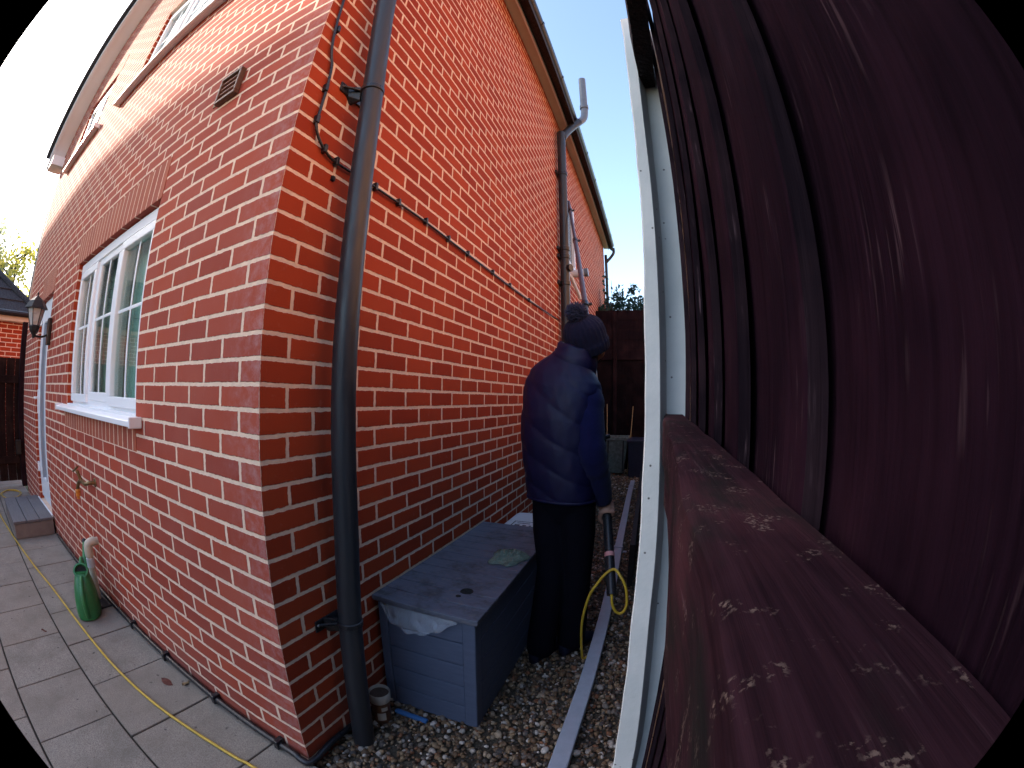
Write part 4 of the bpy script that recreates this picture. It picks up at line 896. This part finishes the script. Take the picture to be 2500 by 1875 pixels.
def body():
    mb = MB()
    mb.loft([ering((.595, 1.28, .80), .15, .10), ering((.59, 1.28, .92), .15, .10), ering((.58, 1.28, 1.08), .135, .095), ering((.575, 1.285, 1.24), .16, .105), ering((.58, 1.285, 1.36), .165, .09), ering((.60, 1.29, 1.42), .10, .07), ering((.635, 1.30, 1.46), .06, .06)])
    limb(mb, [(.62, 1.295, 1.42), (.66, 1.305, 1.49), hc-HU*.04], [.058, .055, .055])
    mb.ell(hc, HR*.074, HF*.092, HU*.112, 24, 16)
    mb.ell(hc+HF*.055-HU*.06, HR*.052, HF*.045, HU*.05)            # jaw
    mb.ell(hc+HF*.098-HU*.018, HR*.013, HF*.018, HU*.026, 10, 8)     # nose
    mb.ell(hc+HF*.092-HU*.055, HR*.025, HF*.010, HU*.008, 10, 6)     # lips
    for s in (-1, 1): mb.ell(hc+HR*.076*s-HF*.004-HU*.012, HR*.008, HF*.020, HU*.032, 10, 8); mb.ell(hc+HF*.080+HR*.032*s+HU*.012, HR*.02, HF*.012, HU*.007, 10, 6)
    limb(mb, [shR, elR, wrR, wrR.lerp(hR, .35)], [.052, .042, .029, .027]); limb(mb, [shL, elL, wrL], [.052, .042, .029])
    for a, b, c in ((hipL, knL, anL), (hipR, knR, anR)): limb(mb, [a, b, c], [.08, .055, .04])
    for h, w, sg in ((hR, wrR, 1), (hL, wrL, -1)):
        A = (w-h); A = (A-pd*A.dot(pd)).normalized(); Bx = pd.cross(A)*sg; pr = .0235
        pc = h+A*(pr+.014)
        mb.ell(pc, A*.017, Bx*.036, pd*.043, 16, 10)
        limb(mb, [w, w.lerp(pc, .6), pc], [.027, .026, .022])
        for k in range(4):
            off = pd*((k-1.5)*.0205); r = pr+.0095; fl = (2.75, 3.0, 2.9, 2.55)[k]
            arc = [h+off+A*(r*math.cos(t)+.004)+Bx*(r*math.sin(t)) for t in [.5+(fl-.0)*j/7 for j in range(8)]]
            arc[2] = arc[2]+(arc[2]-h-off)*.12
            mb.tube(arc, [.0105, .0105, .0108, .0098, .0098, .009, .0085, .0068], 10)
        th = [h+A*(pr+.012)-Bx*.02+pd*(-.03 if sg > 0 else .03), h+A*.012-Bx*(pr+.014)+pd*(-.05 if sg > 0 else .05), h-A*.012-Bx*(pr+.011)+pd*(-.062 if sg > 0 else .06), h-A*.026-Bx*(pr-.002)+pd*(-.066 if sg > 0 else .066)]
        mb.tube(spline(th, 4), [.0135-.0055*i/12 for i in range(13)], 10)
    return remesh(mb, 'body', 'skin', person, .0042, 3)
body()
for s in (-1, 1): MB().ell(hc+HF*.0835+HR*.032*s+HU*.012, HR*.011, HF*.008, HU*.007, 12, 8).build('eye', 'eye', person, smooth=True)
MB().ell(hc-HF*.012+HU*.012, HR*.082, HF*.088, HU*.108, 20, 12).build('hair', 'hair', person, smooth=True)
def vest():
    zs = np.linspace(.815, 1.50, 96); rg = []
    K_ = [(.815, .590, 1.28, .165, .125), (.835, .588, 1.28, .178, .138), (.95, .578, 1.28, .186, .146), (1.1, .566, 1.28, .192, .152), (1.22, .566, 1.28, .196, .15), (1.30, .573, 1.283, .198, .142), (1.36, .580, 1.285, .198, .132), (1.405, .588, 1.288, .180, .118), (1.45, .604, 1.293, .138, .102), (1.48, .622, 1.297, .106, .092), (1.50, .634, 1.30, .09, .085)]
    ka = np.array(K_); n = 96
    for z in zs:
        cx, cy, hw, hd = [float(np.interp(z, ka[:, 0], ka[:, j])) for j in range(1, 5)]; ring = []
        for k in range(n):
            t = 2*math.pi*k/n; ct, st = math.cos(t), math.sin(t); px = math.copysign(abs(ct)**.88, ct); py = math.copysign(abs(st)**.88, st)
            s = abs(px)*hw; ze = z+(.55 if st < 0 else -.2)*(px*hw); ph = (ze-.86)/.145
            puff = (abs(math.sin(math.pi*ph))**.22)*.0125-.009
            wr = .0016*math.sin(16*px+27*z+3*math.sin(9*z))*math.sin(11*z+6*px)+.0010*math.sin(48*z-19*px)*math.sin(7*px+13*z)
            fade = min(1, (z-.815)/.03)*min(1, (1.50-z)/.06); g = (puff+wr)*fade
            ring.append(V((cx, cy, z))+PR*(px*hw+ct*g)+PF*(py*hd+st*g)+UP*((.028-.040*px)*min(1, max(0, (z-1.12)/.28))))
        rg.append(ring)
    mb = MB().loft(rg)
    o = mb.build('gilet', 'vest', person, smooth=True)
    c0, c1 = V((.630, 1.296, 1.515)), V((.650, 1.30, 1.578)); tl = V((-.10, 0, .03))
    cr = MB(); rings = []
    for c, r, dz in ((c0, .102, -.03), (c0, .110, .01), (c0.lerp(c1, .3), .104, 0), (c0.lerp(c1, .45), .103, 0), (c0.lerp(c1, .55), .098, 0), (c0.lerp(c1, .85), .100, 0), (c1, .097, 0), (c1+V((0, 0, .006)), .088, 0), (c1-V((0, 0, .02)), .080, 0), (c0, .078, 0)):
        rings.append([V(c)+PR*(math.cos(t)*r*(1.0+.10*max(0, math.sin(t))))+PF*(math.sin(t)*r*.92+.03*max(0, math.sin(t)))+UP*(dz-.028*math.cos(t)-.035*max(0, math.sin(t))+.003*math.sin(7*t)) for t in [2*math.pi*k/48 for k in range(48)]])
    cr.loft(rings, False).build('collar', 'vest', o, smooth=True)
    # armhole binding
    ax = (elR-shR).normalized(); ax2 = V((.9, -.3, .12)).normalized(); cA = shR+V((.01, .0, -.075)); u = UP; w_ = ax2.cross(u).normalized(); u = w_.cross(ax2)
    MB().tube([cA+u*(.115*math.cos(t))+w_*(.098*math.sin(t))+ax2*(-.012*math.cos(t)) for t in [2*math.pi*k/36 for k in range(37)]], .0085, 8).build('armhole_binding', 'vest', o, smooth=True)
    ring = rg[2]; MB().tube([p+(p-V((.59, 1.28, p.z))).normalized()*.003 for p in ring]+[ring[0]], .008, 8).build('hem', 'vest', o, smooth=True)
vest()
def sleeves():
    for sh, el, wr, s in ((shR, elR, wrR, 1), (shL, elL, wrL, -1)):
        q = spline([sh+V((-.06*s, .01, -.02)), sh+V((.012*s, 0, -.05)), sh.lerp(el, .5), el, el.lerp(wr, .55), wr], 8); m = len(q); base = [.06, .078, .076, .072, .063, .049]; rs = []; mb = MB()
        for i in range(m):
            u = i/(m-1)*5; rs.append(float(np.interp(u, range(6), base))*(1+.030*math.sin(i*1.1)*math.sin(i*.37)+(.05*math.sin(i*2.3) if 20 < i < 34 else .012*math.sin(i*1.9))))
        mb.tube(q, rs, 28); o = mb.build('sleeve', 'sleeve', person, smooth=True)
        d = (wr-el).normalized(); MB().lathe(wr-d*.035, [(.046, 0), (.0475, .01), (.0465, .04), (.040, .046), (.034, .03)], 24, d, cap=False).build('cuff', 'sleeve', o, smooth=True)
sleeves()
def trousers():
    mb = MB(); mb.loft([ering((.60, 1.275, .72), .10, .10), ering((.597, 1.28, .80), .168, .122), ering((.592, 1.28, .87), .168, .12), ering((.59, 1.28, .93), .155, .11)])
    for h, k, a in ((hipL, knL, anL), (hipR, knR, anR)): limb(mb, [h+V((0, 0, .02)), h.lerp(k, .5), k, k.lerp(a, .5), a+V((0, .0, .03)), a-V((0, 0, .025))], [.098, .096, .080, .076, .074, .072], 20)
    o = remesh(mb, 'trousers', 'trousers', person, .008, 8)
trousers()
for a, fd in ((anL, V((.35, .94, 0)).normalized()), (anR, V((.45, .9, 0)).normalized())):
    rt = fd.cross(UP); c = V((a.x, a.y, GZ)); mb = MB(); rings = []
    for u, hw, h, z0 in ((-.075, .022, .055, .004), (-.065, .032, .085, .0), (-.03, .037, .095, 0), (.03, .038, .085, 0), (.10, .045, .062, 0), (.15, .044, .05, .002), (.19, .03, .038, .006), (.205, .012, .025, .01)):
        rings.append([c+fd*u+rt*(hw*math.cos(t))+UP*(z0+max(0, (h-z0)*(.5+.5*math.sin(t)))) for t in [2*math.pi*k/20 for k in range(20)]])
    mb.loft(rings).build('shoe', 'shoe', person, smooth=True)
def hat():
    ax = (HU*.95-HF*.10+V((-.04, 0, 0))).normalized(); c = hc+HU*.012-HF*.008; a = ax.cross(V((0, 1, 0))).normalized(); b = ax.cross(a); n = 168; prof = [(.091, -.062), (.100, -.058), (.106, -.04), (.110, -.015), (.108, -.008), (.1065, .0), (.1075, .03), (.105, .06), (.098, .082), (.085, .102), (.064, .118), (.036, .127), (.012, .13)]
    rings = []
    q = [(float(np.interp(u, range(len(prof)), [p[0] for p in prof])), float(np.interp(u, range(len(prof)), [p[1] for p in prof]))) for u in np.linspace(0, len(prof)-1, 48)]
    for r, h in q:
        ring = []
        for k in range(n):
            t = 2*math.pi*k/n; rib = .0042*abs(math.cos(t*13))*min(1, r/.06)+.0008*math.sin(h*900+math.cos(t*26)*2); ring.append(c+ax*h+(a*math.cos(t)+b*math.sin(t))*(r-.002+rib))
        rings.append(ring)
    o = MB().loft(rings).build('bobble_hat', 'hat', person, smooth=True)
    pc = c+ax*.150-HF*.012; mb = MB(); mb.ell(pc, (.038, 0, 0), (0, .038, 0), (0, 0, .036), 14, 10)
    for i in range(760):
        d = V(RNG.normal(size=3)).normalized(); d2 = (d+V(RNG.normal(size=3))*.35).normalized(); l = RNG.uniform(.014, .024); mb.tube([pc+d*.03, pc+d*.03+d*l*.7, pc+d*.03+d*l*.7+d2*l*.7], [.0030, .0026, .0014], 4)
    mb.build('bobble', 'pom', o, smooth=True)
hat()

# water-fed pole, resting against the landing window, with its hose
pole = thing('window_cleaning_pole', 'long black telescopic pole held by the person and reaching up to the window', 'pole', pa)
MB().tube([pa, on_pole(1.1)], .0235, 20).build('handle_section', 'black_plastic', pole, smooth='auto')
MB().tube([on_pole(1.09), on_pole(2.1)], .0195, 16).build('pole_section', 'pipe_black', pole, smooth='auto')
pm = simple('grey_carbon', (.10, .085, .11), .4, .2, 20)
MB().tube([on_pole(2.08), on_pole(3.0)], .0235, 16).build('pole_section', pm, pole, smooth='auto')
MB().tube([on_pole(2.98), on_pole(3.9)], .018, 16).build('pole_section', pm, pole, smooth='auto')
MB().lathe(on_pole(.56), [(.0237, 0), (.0248, .001), (.0248, .022), (.0237, .023)], 20, pd).build('tape_band', 'pink', pole)
for z in (1.1, 2.09, 2.99, 3.66):
    c = on_pole(z); b = MB(); b.lathe(c, [(.024, -.03), (.029, -.028), (.029, .028), (.024, .03)], 16, pd); s = pd.cross(UP).normalized(); b.tube([c+s*.025, c+s*.052+pd*.01], .014, 8); b.build('clamp', 'black_plastic', pole)
bt = on_pole(3.86); b = MB(); b.tube([bt, V((.045, 4.22, 3.93))], .014, 10); b.build('gooseneck', 'black_plastic', pole)
box(.014, .05, 4.36-.16, 4.36+.16, 3.90, 3.94).build('brush_head', 'black_plastic', pole, bevel=.004)
hs = [tuple(pa+pd*.03), tuple(pa), (.896, 1.045, .375), (.915, 1.045, .335), (.938, 1.05, .323), (.957, 1.05, .345), (.963, 1.055, .385), (.952, 1.06, .455), (.925, 1.07, .505), (.888, 1.10, .53), (.848, 1.10, .50), (.812, 1.095, .445), (.782, 1.09, .385), (.762, 1.09, .29), (.755, 1.09, .21), (.757, 1.10, .12), (.762, 1.12, .03), (.768, 1.135, GZ+.008), (.79, 1.16, GZ+.008), (.82, 1.25, GZ+.01), (.86, 1.5, GZ+.008)]
tag(MB().tube(spline(hs, 6), .0068, 10).build('pole_hose', 'yellow_hose', base=(.86, 1.1, .3), smooth=True), 'yellow hose looping from the bottom of the pole down to the gravel', 'hose')
